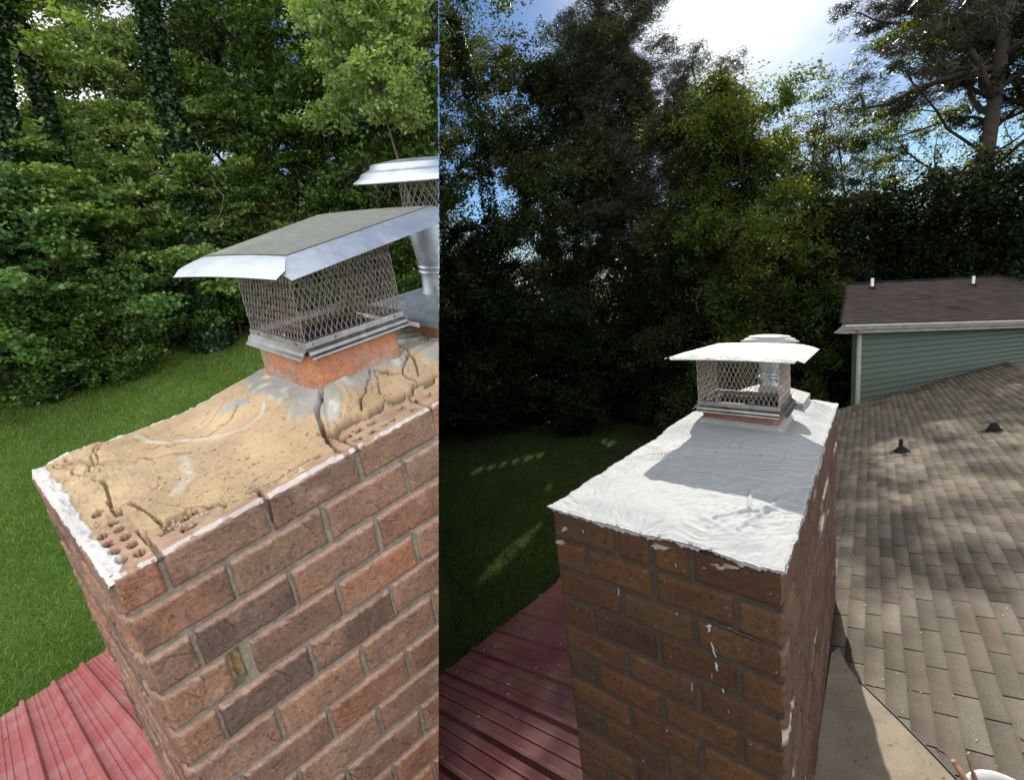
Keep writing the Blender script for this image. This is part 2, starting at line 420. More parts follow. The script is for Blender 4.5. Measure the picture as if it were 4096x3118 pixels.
# ------------------------------------------------------------------ chimney frames (slightly racked old brickwork)
class Frame:
    def __init__(s, O, X, Y, Z): s.O, s.X, s.Y, s.Z = [np.array(q, float) for q in (O, X, Y, Z)]
    def __call__(s, V):
        V = np.atleast_2d(np.asarray(V, float)); return s.O + V[:, :1] * s.X + V[:, 1:2] * s.Y + V[:, 2:3] * s.Z
    def pt(s, x, y, z): return s.O + x * s.X + y * s.Y + z * s.Z
FA = Frame([-0.74933, 0.77885, 5.17881], [0.65591, 0.74395, 0.12777], [-0.75695, 0.6296, 0.17511], [-0.01556, -0.03517, 1.01767])
FB = Frame([0.47771, 0.82813, 4.97446], [0.60537, 0.78793, -0.11265], [-0.75749, 0.6541, 0.03404], [0.01231, 0.0323, 1.00387])
LA_, WA_, HA_ = 1.95, 0.624, 0.0832
LB_, WB_, HB_ = 1.93, 0.545, 0.0845
rng = np.random.default_rng(5)

def rows(L, n, unit, start_half, joint=0.010, special=None):
    """list of rows of (a,b) brick spans"""
    R_ = []
    for r in range(n):
        half = start_half[r % len(start_half)] if r < len(start_half) else (r % 2 == (len(start_half) % 2))
        x = 0.0; sp = []
        if special and r in special:
            for w in special[r]: sp.append((x, min(x + w * unit - joint, L))); x += w * unit
        else:
            if half: sp.append((0, unit / 2 - joint)); x = unit / 2
        while x < L - 0.02:
            sp.append((x, min(x + unit - joint, L))); x += unit
        R_.append(sp)
    return R_
PALA = [(0.33, 0.180, 0.118), (0.28, 0.165, 0.112), (0.36, 0.205, 0.132), (0.24, 0.150, 0.108), (0.155, 0.105, 0.085), (0.31, 0.20, 0.138), (0.37, 0.180, 0.108), (0.36, 0.22, 0.155), (0.19, 0.125, 0.095)]
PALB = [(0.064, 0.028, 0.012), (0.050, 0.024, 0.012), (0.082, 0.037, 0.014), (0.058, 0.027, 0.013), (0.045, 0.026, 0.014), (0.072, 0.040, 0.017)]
def courseA(x, z):
    # the courses of the weathered stack fatten away from the near corner
    r = np.maximum(-z / HA_, 0.0) if not np.isscalar(z) else max(-z / HA_, 0.0)
    xw = np.interp(x, [0, 0.102, 0.3055, 0.509, 0.7125, 1.95], [0, 0.077, 0.280, 0.520, 0.775, 2.31]); q = np.minimum(xw, 0.8)
    b1 = 0.077 + 0.025 * q; hh = 0.0885 + 0.028 * q
    return xw, np.where(-z < 0, z, -np.where(r <= 1, r * b1, b1 + (r - 1) * hh))
def brick_face(P0, U_, V_, Nn, spans_rows, h, joint, pal, nu=26, nv=11, proud=0.006, relief=1.0, seed=0, skip=None, efflo_lit=0.0, smear=0.0, warp=None):
    """rows run along U, downwards along -V; each brick gets its own irregular pillow and face relief"""
    VV, FF, CC = [], [], []; base = 0
    L_ = np.random.default_rng(seed)
    for r, sp in enumerate(spans_rows):
        for bi, (a, b) in enumerate(sp):
            if b - a < 0.015: continue
            if skip and (r, bi) in skip: continue
            top, bot = -r * h - (0.0 if r == 0 else joint * 0.5), -(r + 1) * h + joint * 0.5
            dz = L_.normal(0, 0.0012); top += dz; bot += dz
            da = L_.normal(0, 0.001); 
            n_u = max(6, int(nu * (b - a) / 0.19)) + 2; n_v = nv + 2
            us = np.concatenate([[0], np.linspace(0, 1, n_u - 2), [1]]); vs = np.concatenate([[0], np.linspace(0, 1, nv), [1]])
            u, v = np.meshgrid(us, vs, indexing='ij')
            x = a + da + u * (b - a); z = top + v * (bot - top)
            sd = int(L_.integers(1, 9999))
            wob = 0.0022 * relief
            x = x + wob * vn(z * 60, x * 18, 0.3, sd) ; z = z + wob * vn(x * 45, z * 20, 0.7, sd + 7)
            eu = np.minimum(u, 1 - u) * (b - a); ev = np.minimum(v, 1 - v) * (top - bot)
            e = np.minimum(eu, ev)
            rr = 0.007
            d = proud - rr * (1 - sst(0, rr * 1.2, e)) ** 2
            d = d + relief * (0.0016 * fbm(x * 30, z * 30, 0.1, sd, 4))
            # long bark-like creases
            th = L_.uniform(-0.7, 0.7)
            q = (x * math.cos(th) + z * math.sin(th)); w = (-x * math.sin(th) + z * math.cos(th))
            cre = np.full(x.shape, 9.0); side = np.zeros(x.shape)
            for _c in range(int(L_.integers(2, 6))):
                cx0_, cz0_ = L_.uniform(a, b), L_.uniform(bot, top); th2 = L_.uniform(0.1, 1.2) * L_.choice([-1, 1]); ln_ = L_.uniform(0.02, 0.07); kk = L_.normal(0, 9)
                pl = [(cx0_ + ln_ * t_ * math.cos(th2 + kk * t_ * ln_), cz0_ + ln_ * t_ * math.sin(th2 + kk * t_ * ln_)) for t_ in np.linspace(-0.5, 0.5, 5)]
                dd_ = segdist(x, z, pl); cre = np.minimum(cre, dd_)
                d2_ = segdist(x + 0.0018, z + 0.0022, pl); side = np.maximum(side, 1 - sst(0.0006, 0.0030, d2_))
            gr_ = 1 - sst(0.0004, 0.0022, cre)
            rid = 1 - np.abs(vn(q * 14 + 0.8 * vn(x * 30, z * 30, 0, sd), w * 48 + 1.2 * vn(x * 25, z * 25, 5, sd), 0.5, sd + 3))
            d = d + relief * (0.0018 * (np.clip(rid - 0.86, 0, 1) / 0.14) ** 1.5 + 0.0028 * side - 0.0030 * gr_) * sst(0.002, 0.008, e)
            d = d - relief * 0.0015 * (np.clip(1 - np.abs(vn(q * 11, w * 60, 2.5, sd + 9)) - 0.9, 0, 1) / 0.1)
            x_, z_ = (x, z) if warp is None else warp(x, z)
            x0_, z0_ = x, z; x, z = x_, z_
            G = P0 + x[..., None] * U_ + z[..., None] * V_ + d[..., None] * Nn
            # border rows go back into the joint
            xk, zk = x, z
            for sl in ((0, slice(None)), (-1, slice(None)), (slice(None), 0), (slice(None), -1)):
                G[sl] = P0 + x[sl][..., None] * U_ + z[sl][..., None] * V_ - 0.012 * Nn
            x, z = x0_, z0_
            c = np.array(pal[int(L_.integers(0, len(pal)))]) * L_.uniform(0.72, 1.08)
            c2 = np.array(pal[int(L_.integers(0, len(pal)))])
            k = sst(-0.25, 0.4, fbm(x * 9, z * 14, 0.2, sd + 20, 3))[..., None]
            col = c * (1 - 0.6 * k) + c2 * 0.6 * k
            col = col * (1 - 0.45 * relief * gr_[..., None]) * (1 + 0.30 * relief * side[..., None])  # shade painted into crease grooves, light painted along their ridge side
            pit = 0.8 * sst(0.46, 0.64, vn(x * 190, z * 260, 0.4, sd + 40))[..., None]; col = col * (1 - 0.55 * pit)
            lt = 0.6 * sst(0.45, 0.7, vn(x * 150, z * 210, 3.4, sd + 41))[..., None]; col = col * (1 + 0.45 * lt)
            if efflo_lit:
                ed = (1 - sst(0.0, 0.006, e))[..., None] * efflo_lit * sst(-0.3, 0.5, vn(x * 40, z * 40, 1.5, sd))[..., None]
                # pale lime bloom on edges; light on the top arris painted as a band
                ed = ed * 0.45; ta = ((1 - sst(0.0028, 0.0060, (top - z) + 0.0018 * vn(x * 120, 0, 0, sd))) * 0.85 * efflo_lit)[..., None]
                ed = np.maximum(ed, ta)
                col = col * (1 - ed) + np.array([0.58, 0.38, 0.29]) * ed
                bl = (sst(0.25, 0.6, fbm(x * 22, z * 22, 3, sd + 2, 4)) * 0.35 * efflo_lit)[..., None]
                col = col * (1 - bl) + np.array([0.42, 0.30, 0.24]) * bl
            if smear: 
                sm = (sst(0.35, 0.6, fbm(x * 3.1 + 5, z * 16, 4, 77, 4)) * smear)[..., None]
                col = col * (1 - sm) + np.array([0.5, 0.48, 0.42]) * sm
            idx = np.arange(n_u * n_v).reshape(n_u, n_v) + base
            FF.append(np.stack([idx[:-1, :-1], idx[1:, :-1], idx[1:, 1:], idx[:-1, 1:]], -1).reshape(-1, 4))
            VV.append(G.reshape(-1, 3)); CC.append(col.reshape(-1, 3)); base += n_u * n_v
    return np.concatenate(VV), np.concatenate(FF), np.concatenate(CC)
def merge(parts):
    V, F, C = [], [], []; b = 0
    for v, f, c in parts: V.append(v); F.append(f + b); C.append(c); b += len(v)
    return np.concatenate(V), np.concatenate(F), np.concatenate(C)
def brick_mesh(name, fr, parts):
    V, F, C = merge(parts)
    me = mesh_np(name, fr(V), quads=F, smooth=True); vcol(me, C); return me
EX, EY, EZ = np.eye(3)

# ------------------------------------------------------------------ chimney caps
def expanded_metal(fr, corners, z0, z1, pitch, rowh, w=0.0011, lean=0.0):
    """cage of expanded-metal: wavy strands around a rectangle of four corners"""
    mb = MB(fr)
    for k in range(4):
        a = np.array(corners[k], float); b = np.array(corners[(k + 1) % 4], float); L = np.linalg.norm(b - a)
        n = max(3, int(round(L / pitch))); p = L / n
        t = (b - a) / L; nn_ = np.array([t[1], -t[0]])
        rows_ = int(round((z1 - z0) / rowh)) * 2
        sub = 2
        for i in range(n + 1):
            for ph in (0, 1):
                if ph == 0 and i == n: continue
                pts = []
                for j in range(rows_ * sub + 1):
                    jj = j / sub; tri = abs((jj % 2) - 1)      # 1 at even, 0 at odd
                    tri = tri * tri * (3 - 2 * tri)
                    s = i * p + (tri * p / 2 if ph == 0 else -tri * p / 2) + (0 if ph == 0 else 0)
                    s = min(max(s, 0), L)
                    z = z0 + (z1 - z0) * j / (rows_ * sub)
                    off = 0.0009 * math.sin(jj * math.pi) + 0.003 * math.sin(3.1 * s / L + k) * math.sin(math.pi * (z - z0) / (z1 - z0))
                    q = a + t * s + nn_ * off
                    pts.append((q[0], q[1], z))
                mb.tube(pts, w, 4, cap=False)
    return mb
def hood_mesh(fr, P, drop, flap, th=0.0012, notch=0.03, arch=0.0, n=10):
    """P: four corner points (local x,y,z) of the flat panel in order; flaps fold outwards and down, notched at the corners"""
    P = [np.array(p, float) for p in P]; c = sum(P) / 4
    mb = MB(fr)
    def pan(u, v):
        q = P[0] * (1 - u) * (1 - v) + P[1] * u * (1 - v) + P[2] * u * v + P[3] * (1 - u) * v
        return q + np.array([0, 0, arch * 4 * v * (1 - v)])
    G = np.array([[pan(i / n, j / n) for j in range(n + 1)] for i in range(n + 1)])
    mb.grid(G); mb.grid(G - np.array([0, 0, th]))
    for k in range(4):
        a, b = P[k], P[(k + 1) % 4]
        mid = (a + b) / 2 - c; t = (b - a) / np.linalg.norm(b - a); o = mid - t * (mid @ t); o[2] = 0; o /= np.linalg.norm(o)
        rows_ = []
        for j, s in enumerate((0, 0.2, 0.45, 0.66, 0.83, 1)):
            fl_ = flap * s if s <= 0.66 else flap * 0.66 - (s - 0.66) * flap * 0.35
            r = []
            for i in range(n + 1):
                u = i / n
                uv = {0: (u, 0), 1: (1, u), 2: (1 - u, 1), 3: (0, 1 - u)}[k]
                q = pan(*uv)
                q = q + o * flap * s + t * -(1 - 2 * u) * fl_ + np.array([0, 0, -drop * (0.75 * s + 0.25 * s * s)])
                r.append(q)
            rows_.append(r)
        G = np.array(rows_); mb.grid(G); mb.grid(G - np.array([0, 0, th]))
        # hemmed edge
        mb.tube([G[-1][i] for i in range(n + 1)], 0.0018, 5)
    return mb
def square_cap(name, label, fr, cx0, cx1, cy0, cy1, zb, zt, hood, drop, flap, mats, pitch, rowh, cut=False, arch=0.01, wire=0.0011, loc=None):
    t = thing(name, label, 'chimney cap', tuple(fr.pt((cx0 + cx1) / 2, (cy0 + cy1) / 2, zb)), 'rectangular mesh chimney caps on the clay flues')
    cs = [(cx0, cy0), (cx1, cy0), (cx1, cy1), (cx0, cy1)]
    obj('mesh_cage', expanded_metal(fr, cs, zb + 0.012, zt, pitch, rowh, wire), mats['wire'], t, cut, False)
    # base band: upright strip + flared drip lip, open at the corners
    mb = MB(fr); e = 0.004
    for k in range(4):
        a = np.array(cs[k]); b = np.array(cs[(k + 1) % 4]); L = np.linalg.norm(b - a); tt = (b - a) / L; o = np.array([tt[1], -tt[0]])
        prof = [(0.003, 0.020), (0.005, 0.020), (0.006, 0.004), (0.016, -0.004), (0.018, -0.012), (0.026, -0.017), (0.027, -0.022), (0.024, -0.020), (0.015, -0.014), (0.012, -0.008), (0.003, 0.000)]
        V = []
        for s in (-0.004, L + 0.004 - 0.012):
            for q, z in prof:
                p_ = a + tt * (s + (0.012 if s > 0 else 0)) + o * q
                V.append((p_[0], p_[1], zb + z))
        m_ = len(prof)
        F = [(i, (i + 1) % m_, m_ + (i + 1) % m_, m_ + i) for i in range(m_)] + [tuple(range(m_))[::-1], tuple(m_ + i for i in range(m_))]
        mb.add(V, F)
    bnd = obj('base_band', mb, mats['band'], t, cut)
    sc = MB(fr)
    for x in (cx0 + 0.02, cx0 + 0.09, cx1 - 0.03):
        sc = MB(fr); sc.tube([(x, cy0 - 0.004, zb + 0.012), (x, cy0 - 0.009, zb + 0.012)], 0.004, 8); obj('screw', sc, mats['band'], bnd)
    for y in (cy0 + 0.04, cy1 - 0.05):
        sc = MB(fr); sc.tube([(cx0 - 0.004, y, zb + 0.012), (cx0 - 0.009, y, zb + 0.012)], 0.004, 8); obj('screw', sc, mats['band'], bnd)
    # twisted tie wires
    tw = MB(fr)
    for (x, y, s) in ((cx0, cy1 - 0.03, 1), (cx0 + 0.25 * (cx1 - cx0), cy0, 2), (cx1 - 0.05, cy0, 3), (cx0, cy0 + 0.1, 4)):
        p0 = np.array([x, y, zb + 0.02]); q = [p0]
        for j in range(4): q.append(q[-1] + np.array([-0.004 + 0.006 * math.sin(s * 3 + j * 2), -0.005 + 0.005 * math.cos(s + j * 2.2), 0.007]))
        tw = MB(fr); tw.tube(q, 0.0009, 4); obj('tie_wire', tw, M_steelA, t)
    hm = hood_mesh(fr, hood, drop, flap, arch=arch)
    ho = obj('hood', hm.mesh('hood'), mats['hood'], t, cut, False)
    return t, ho
def round_cap(label, fr, cx, cy, plate_h, z_plate, z_pipe, z_mesh, r_pipe, r_mesh, r_lid, half, lid_h, cut=False, mats=None, sticker=True):
    t = thing('chimney_cap', label, 'chimney cap', tuple(fr.pt(cx, cy, z_plate)), 'round vent caps on the rear flues')
    mb = MB(fr)
    V = [(cx - half, cy - half, z_plate), (cx + half, cy - half, z_plate), (cx + half, cy + half, z_plate), (cx - half, cy + half, z_plate)]
    for k in range(24):
        w = 2 * math.pi * (k + 0.5) / 24 - math.pi * 0.75; V.append((cx + r_pipe * 1.02 * math.cos(w), cy + r_pipe * 1.02 * math.sin(w), z_plate + plate_h))
    F = []
    for k in range(4):
        a, b = k, (k + 1) % 4
        ks = [4 + (k * 6 + j) % 24 for j in range(7)]
        for j in range(6): F.append((a if j < 3 else b, ks[j + 1], ks[j]) if True else None)
        F.append((a, b, ks[3]))
    b0 = len(V)
    V += [(cx - half, cy - half, z_plate - 0.02), (cx + half, cy - half, z_plate - 0.02), (cx + half, cy + half, z_plate - 0.02), (cx - half, cy + half, z_plate - 0.02)]
    for k in range(4): F.append((k, b0 + k, b0 + (k + 1) % 4, (k + 1) % 4))
    mb.add(V, F); pl = obj('flashing_plate', mb, mats['plate'], t, cut, False)
    mb = MB(fr); zp = z_plate + plate_h
    mb.lathe([(r_pipe * 1.12, zp - 0.002), (r_pipe, zp + 0.005), (r_pipe * 0.97, zp + (z_pipe - zp) * 0.30), (r_pipe * 0.99, zp + (z_pipe - zp) * 0.31), (r_pipe * 1.22, zp + (z_pipe - zp) * 0.9), (r_pipe * 1.25, z_pipe), (r_pipe * 1.15, z_pipe), (r_pipe * 0.9, zp)], (cx, cy), 40)
    pp = obj('vent_pipe', mb.mesh('vent_pipe', True), mats['pipe'], t, cut, False)
    mb = MB(fr); zc = zp + (z_pipe - zp) * 0.30
    for dz in (-0.006, 0.012):
        mb.lathe([(r_pipe * 1.0, zc + dz), (r_pipe * 1.06, zc + dz + 0.002), (r_pipe * 1.06, zc + dz + 0.009), (r_pipe * 1.0, zc + dz + 0.011)], (cx, cy), 40)
    cl = obj('clamp_band', mb.mesh('clamp', True), M_steelA, pp, cut, False)
    mb = MB(fr)
    for w in (math.radians(75), math.radians(235)):
        c_, s_ = math.cos(w), math.sin(w); q = np.array([cx + c_ * r_pipe * 1.15, cy + s_ * r_pipe * 1.15, zc])
        mb = MB(fr); mb.tube([q + np.array([-s_, c_, 0]) * -0.012, q + np.array([-s_, c_, 0]) * 0.012], 0.006, 8)
        q2 = np.array([cx + c_ * r_pipe * 1.08, cy + s_ * r_pipe * 1.08, zc])
        if seam(fr.pt(*q)) > 0.01 or not cut: obj('clamp_bolt', mb, M_steelA, pp)
        mb = MB(fr); mb.box(q2 - np.array([0.004, 0.004, 0.02]), q2 + np.array([0.004, 0.004, 0.045]))
        if seam(fr.pt(*q2)) > 0.01 or not cut: obj('clamp_tab', mb, M_galv, pp)
    # mesh drum
    mb = MB(fr); n = 22
    rws = max(2, int(round((z_mesh - z_pipe) / (0.05 if cut else 0.032)))) * 2
    for i in range(n):
        for ph in (-1, 1):
            pts = []
            for j in range(rws * 2 + 1):
                jj = j / 2; tri = abs((jj % 2) - 1); w = 2 * math.pi * (i + ph * tri * 0.5) / n
                pts.append((cx + r_mesh * math.cos(w), cy + r_mesh * math.sin(w), z_pipe + (z_mesh - z_pipe) * j / (rws * 2)))
            mb.tube(pts, 0.0016 if cut else 0.0009, 4, cap=False)
    obj('mesh_drum', mb, mats['wire'], t, cut, False)
    mb = MB(fr); z = z_mesh; R_ = r_lid
    mb.lathe([(R_ * 0.96, z - 0.004), (R_, z - 0.003), (R_ * 1.0, z + 0.002), (R_ * 0.90, z + lid_h * 0.22), (R_ * 0.86, z + lid_h * 0.42), (R_ * 0.83, z + lid_h * 0.46), (R_ * 0.74, z + lid_h * 0.58), (R_ * 0.71, z + lid_h * 0.78), (R_ * 0.68, z + lid_h * 0.82), (R_ * 0.35, z + lid_h * 0.97), (0.0001, z + lid_h)], (cx, cy), 56)
    mb.lathe([(R_ * 0.96, z - 0.004), (R_ * 0.85, z), (0.0001, z + 0.002)], (cx, cy), 56)
    obj('lid', mb.mesh('lid', True), mats['lid'], t, cut, False)
    return t, pl

# ================================================================== BEFORE YARD (left)
CUR = BEFORE
tA = thing('brick_chimney', 'weathered brick chimney with a cracked tan mortar crown and exposed cored bricks', 'chimney', tuple(FA.pt(0.5, 0.3, -3.0)))
NR = 20
SPF = {1: [1.0], 2: [1.0]}
rowsF = []
half_pat = [True, False, False] + [bool(i % 2 == 1) for i in range(3, NR + 1)]
half_pat = [True, False, True, False] + [bool(i % 2 == 0) for i in range(4, NR + 1)]
# course order as in the picture: header, stretcher, stretcher (lapped by a 3/4 joint), then alternating
for r in range(NR):
    h_ = half_pat[r]; x = 0; sp = []
    u = 0.2035
    if r == 2:
        sp.append((0, 0.098)); x = 0.108
    elif h_: sp.append((0, 0.092)); x = 0.102
    if r == 3:
        sp.append((0, 0.140)); x = 0.190
    while x < 1.64 - 0.02: sp.append((x, min(x + u - 0.010, 1.64))); x += u
    rowsF.append(sp)
rowsS = []
for r in range(NR):
    h_ = not half_pat[r]; x = 0; sp = []; u = 0.2085
    if h_: sp.append((0, u / 2 - 0.01)); x = u / 2
    while x < WA_ - 0.02: sp.append((x, min(x + u - 0.010, WA_))); x += u
    rowsS.append(sp)
# front face (y=0, looks towards -y), left end face (x=0), and plainer far faces
pf = brick_face(np.zeros(3), EX, EZ, -EY, rowsF, HA_, 0.0105, PALA, nu=56, nv=24, seed=3, efflo_lit=0.9, proud=0.009, warp=courseA)
ps = brick_face(np.zeros(3), EY, EZ, -EX, rowsS, HA_, 0.0105, PALA, nu=22, nv=10, seed=8, efflo_lit=0.7, relief=1.2, proud=0.008, warp=lambda x, z: (x, courseA(0 * x, z)[1]))
pb = brick_face(np.array([0, WA_, 0.]), EX, EZ, EY, rowsF, HA_, 0.011, PALA, nu=6, nv=4, seed=13, relief=0.6, warp=courseA)
obj('brickwork', brick_mesh('brickwork', FA, [pf, ps, pb]), M_brickA, tA, cut=True, fill=False)
mb = MB(FA)
# mortar body with a pocket where a head joint has fallen out (fourth course)
x0, x1, zt, zb_ = 0.117, 0.145, -0.268, -0.350
y0 = 0.0015
mb.box((0.0145, 0.045, -3.2), (LA_, WA_ - 0.0015, -0.09))
mb.box((0.0015, 0.0147, -3.2), (0.0143, WA_ - 0.0015, -0.006)); mb.box((0.0015, y0, -3.2), (x0, 0.0145, -0.006)); mb.box((x1, y0, -3.2), (LA_, 0.0145, -0.006))
mb.box((0.0147, 0.0147, -3.2), (x0, 0.0448, -0.095)); mb.box((x1, 0.0147, -3.2), (LA_, 0.0448, -0.095))
mb.box((x0, y0, -3.2), (x1, 0.045, zb_)); mb.box((x0, y0, zt), (x1, 0.0145, -0.006)); mb.box((x0, 0.0147, zt), (x1, 0.045, -0.096))
obj('mortar', mb, M_mortarA, tA, cut=True)
# crumbling mortar inside the pocket
G = np.zeros((9, 15, 3))
for i in range(9):
    for j in range(15):
        x = x0 + (x1 - x0) * i / 8; z = zb_ + (zt - zb_) * j / 14
        G[i, j] = (x, 0.022 + 0.012 * float(fbm(x * 90, z * 70, 0, 5, 3)) + 0.018 * (abs(x - (x0 + x1) / 2 + 0.003 * math.sin(z * 150)) < 0.003), z)
mbp = MB(FA); mbp.grid(G); mep = mbp.mesh('broken_joint', True); vcol(mep, np.tile((0.40, 0.29, 0.15), (len(mep.vertices), 1)))
obj('broken_joint', mep, M_crownA, tA)

# crown: one height field with the slab, its cracks, the cored brick tops and the mortar skirts
def crownA():
    xs = np.concatenate([np.linspace(-0.004, 0.20, 140), np.linspace(0.2025, 1.35, 330), np.linspace(1.36, LA_, 30)]); ys = np.concatenate([np.linspace(-0.004, 0.25, 150), np.linspace(0.253, WA_ + 0.004, 95)])
    nx, ny = len(xs), len(ys)
    x, y = np.meshgrid(xs, ys, indexing='ij')
    F1 = (0.546, 0.866, 0.185, 0.487)      # flue liner footprint
    dx = np.maximum(np.maximum(F1[0] - x, x - F1[1]), 0); dy = np.maximum(np.maximum(F1[2] - y, y - F1[3]), 0); dfl = np.hypot(dx, dy)
    dr = np.maximum(np.maximum(1.06 - x, x - 1.38), 0); dr2 = np.maximum(np.maximum(0.2 - y, y - 0.5), 0); dfl2 = np.hypot(dr, dr2)
    z = 0.005 + 0.022 * sst(0.03, 0.22, y) * sst(0, 0.1, WA_ - y + 0.03) * sst(0.0, 0.14, x)
    z = z + (0.050 * (1 - sst(0.0, 0.26, dfl)) + 0.03 * (1 - sst(0, 0.2, dfl2))) * sst(0.06, 0.22, y)
    z = z + 0.0022 * fbm(x * 6, y * 6, 0, 11, 2) + 0.0002 * fbm(x * 60, y * 60, 0, 12, 3)
    tan = np.array([0.52, 0.375, 0.225]); col = np.ones(x.shape + (3,)) * tan
    tone = fbm(x * 5, y * 5, 0, 31, 4)[..., None]
    col = col * (1 + 0.16 * tone); col = col + np.array([0.05, 0.045, 0.04]) * sst(0.0, 0.5, fbm(x * 3, y * 3, 9, 33, 3))[..., None]
    speck = sst(0.66, 0.8, vn(x * 160, y * 160, 0, 40))[..., None]; col = col * (1 - 0.45 * speck)
    def paint(mask, c, k=1.0):
        nonlocal col
        m_ = np.clip(mask, 0, 1)[..., None] * k; col = col * (1 - m_) + np.array(c) * m_
    wob = 0.006 * fbm(x * 28, y * 28, 3, 17, 3)
    # exposed brick tops: corner header, front strip and the strip right of the crack
    edge = 0.070 + 0.020 * fbm(x * 12, 0.5, 0, 21, 3) * 2
    corner = ((x < 0.076 + wob) & (y < 0.205 + wob * 2))
    near = (x < 0.20) & (y < 0.062 + wob + 0.03 * (0.2 - x) / 0.2) & (x >= 0.076 + wob * 0.4)
    strip = (x > 0.485) & (y < 0.095 + wob * 1.3)
    thin = (y < 0.016 + wob * 1.2 + 0.012 * sst(0, 0.5, vn(x * 9, 0, 0, 55)))
    ex = corner | near | strip | thin
    brick_top = 0.0 + 0.0008 * fbm(x * 50, y * 50, 0, 61, 3)
    exs = ex.astype(float)
    z = np.where(ex, np.minimum(z, brick_top), z)
    paint(ex.astype(float), (0.47, 0.30, 0.21)); 
    paint(ex * sst(-0.2, 0.3, fbm(x * 30, y * 30, 0, 71, 4)), (0.53, 0.40, 0.26), 0.85)
    # joints between the exposed bricks
    for xj in (0.0765, 0.2795, 0.5195, 0.7745, 1.02):
        m_ = (np.abs(x - xj - 0.002 * vn(y * 50, 0, 0, 5)) < 0.0052) & (y < 0.12) & ex & (y < (0.205 if xj < 0.1 else 0.1))
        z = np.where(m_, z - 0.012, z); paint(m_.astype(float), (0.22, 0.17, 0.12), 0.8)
    # core holes, their inner shade painted dark
    holes = [(0.027, yy) for yy in (0.045, 0.084, 0.123, 0.162)] + [(0.054, yy) for yy in (0.038, 0.077, 0.116, 0.156, 0.19)]
    holes += [(0.04, 0.236)]
    rect = [(0.108, 0.060, 0.014, 0.0065), (0.142, 0.066, 0.014, 0.0065), (0.138, 0.034, 0.014, 0.0065), (0.165, 0.068, 0.006, 0.004)]
    rect += [(0.535, 0.066, .013, .007), (0.575, 0.068, .012, .007), (0.620, 0.070, .013, .007), (0.545, 0.030, .012, .007), (0.592, 0.030, .013, .008), (0.635, 0.032, .012, .006), (0.665, .034, .010, .006),
             (0.725, 0.068, .013, .007), (0.74, 0.032, .012, .006), (0.775, 0.069, .012, .007), (0.83, 0.066, .013, .007), (0.86, 0.03, .012, .006)]
    for hx, hy in holes:
        d = np.hypot((x - hx) * 1.3, (y - hy) * 0.95) + 0.0012 * vn(x * 150, y * 150, hx * 90, 3)
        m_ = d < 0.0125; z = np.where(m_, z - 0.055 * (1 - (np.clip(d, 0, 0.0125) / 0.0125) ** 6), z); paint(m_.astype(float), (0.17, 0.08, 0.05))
    for hx, hy, a, b in rect:
        d = np.maximum(np.abs(x - hx) / a, np.abs(y - hy) / (b * 1.25)) + 0.25 * vn(x * 120, y * 120, hx * 70, 3)
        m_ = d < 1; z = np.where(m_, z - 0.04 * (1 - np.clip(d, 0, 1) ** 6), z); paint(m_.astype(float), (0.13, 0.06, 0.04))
    # cracks: groove depth, half width; shade painted dark inside the groove
    def crack(pts, w, depth, j=0.004, dark=0.35):
        nonlocal z
        jx = j * fbm(x * 24, y * 24, 0, 91, 3) * 1.6; jy = j * fbm(x * 24, y * 24, 7, 92, 3) * 1.6
        d = segdist(x + jx, y + jy, pts); k = 1 - sst(w * 0.4, w, d)
        z = z - depth * k; paint(k, (0.10, 0.065, 0.035), min(1, dark * 1.2))
    crack([(0.600, 0.30), (0.561, 0.192), (0.522, 0.155), (0.490, 0.09), (0.478, 0.040), (0.484, -0.01)], 0.0075, 0.035, 0.006, 0.75)
    crack([(0.484, 0.100), (0.65, 0.098), (0.77, 0.10), (0.87, 0.098), (1.2, 0.1)], 0.006, 0.02, 0.006, 0.6)
    crack([(0.268, 0.035), (0.312, 0.030), (0.342, 0.036), (0.383, 0.041), (0.433, 0.036)], 0.005, 0.022, 0.006, 0.8)
    crack([(0.279, -0.01), (0.281, 0.03), (0.262, 0.040)], 0.0055, 0.05, 0.002, 0.85)
    crack([(0.075, 0.38), (0.078, 0.30), (0.064, 0.215), (0.098, 0.205), (0.104, 0.10), (0.108, 0.072), (0.158, 0.085), (0.205, 0.062), (0.21, 0.03)], 0.0045, 0.014, 0.008, 0.55)
    crack([(0.163, 0.39), (0.184, 0.355), (0.214, 0.345), (0.251, 0.308)], 0.006, 0.009, 0.006, 0.5)
    crack([(0.925, 0.29), (0.899, 0.2), (0.847, 0.12)], 0.004, 0.014, 0.006, 0.6)
    crack([(0.317, 0.40), (0.414, 0.473)], 0.0018, 0.004, 0.003, 0.5)
    crack([(0.18, 0.53), (0.28, 0.43), (0.30, 0.34), (0.40, 0.27)], 0.002, 0.003, 0.006, 0.25)
    for k in range(7):
        a = rng.uniform(0, 1, 2); crack([(0.02 + 0.13 * a[0], 0.40 + 0.2 * a[1]), (0.02 + 0.13 * rng.uniform(), 0.40 + 0.2 * rng.uniform()), (0.06 + 0.1 * rng.uniform(), 0.36 + 0.2 * rng.uniform())], 0.003, 0.010, 0.01, 0.45)
    for k in range(9):
        a = rng.uniform(0, 1, 4); crack([(0.9 + 0.5 * a[0], 0.12 + 0.45 * a[1]), (0.9 + 0.5 * a[2], 0.12 + 0.45 * a[3])], 0.005, 0.014, 0.03, 0.5)
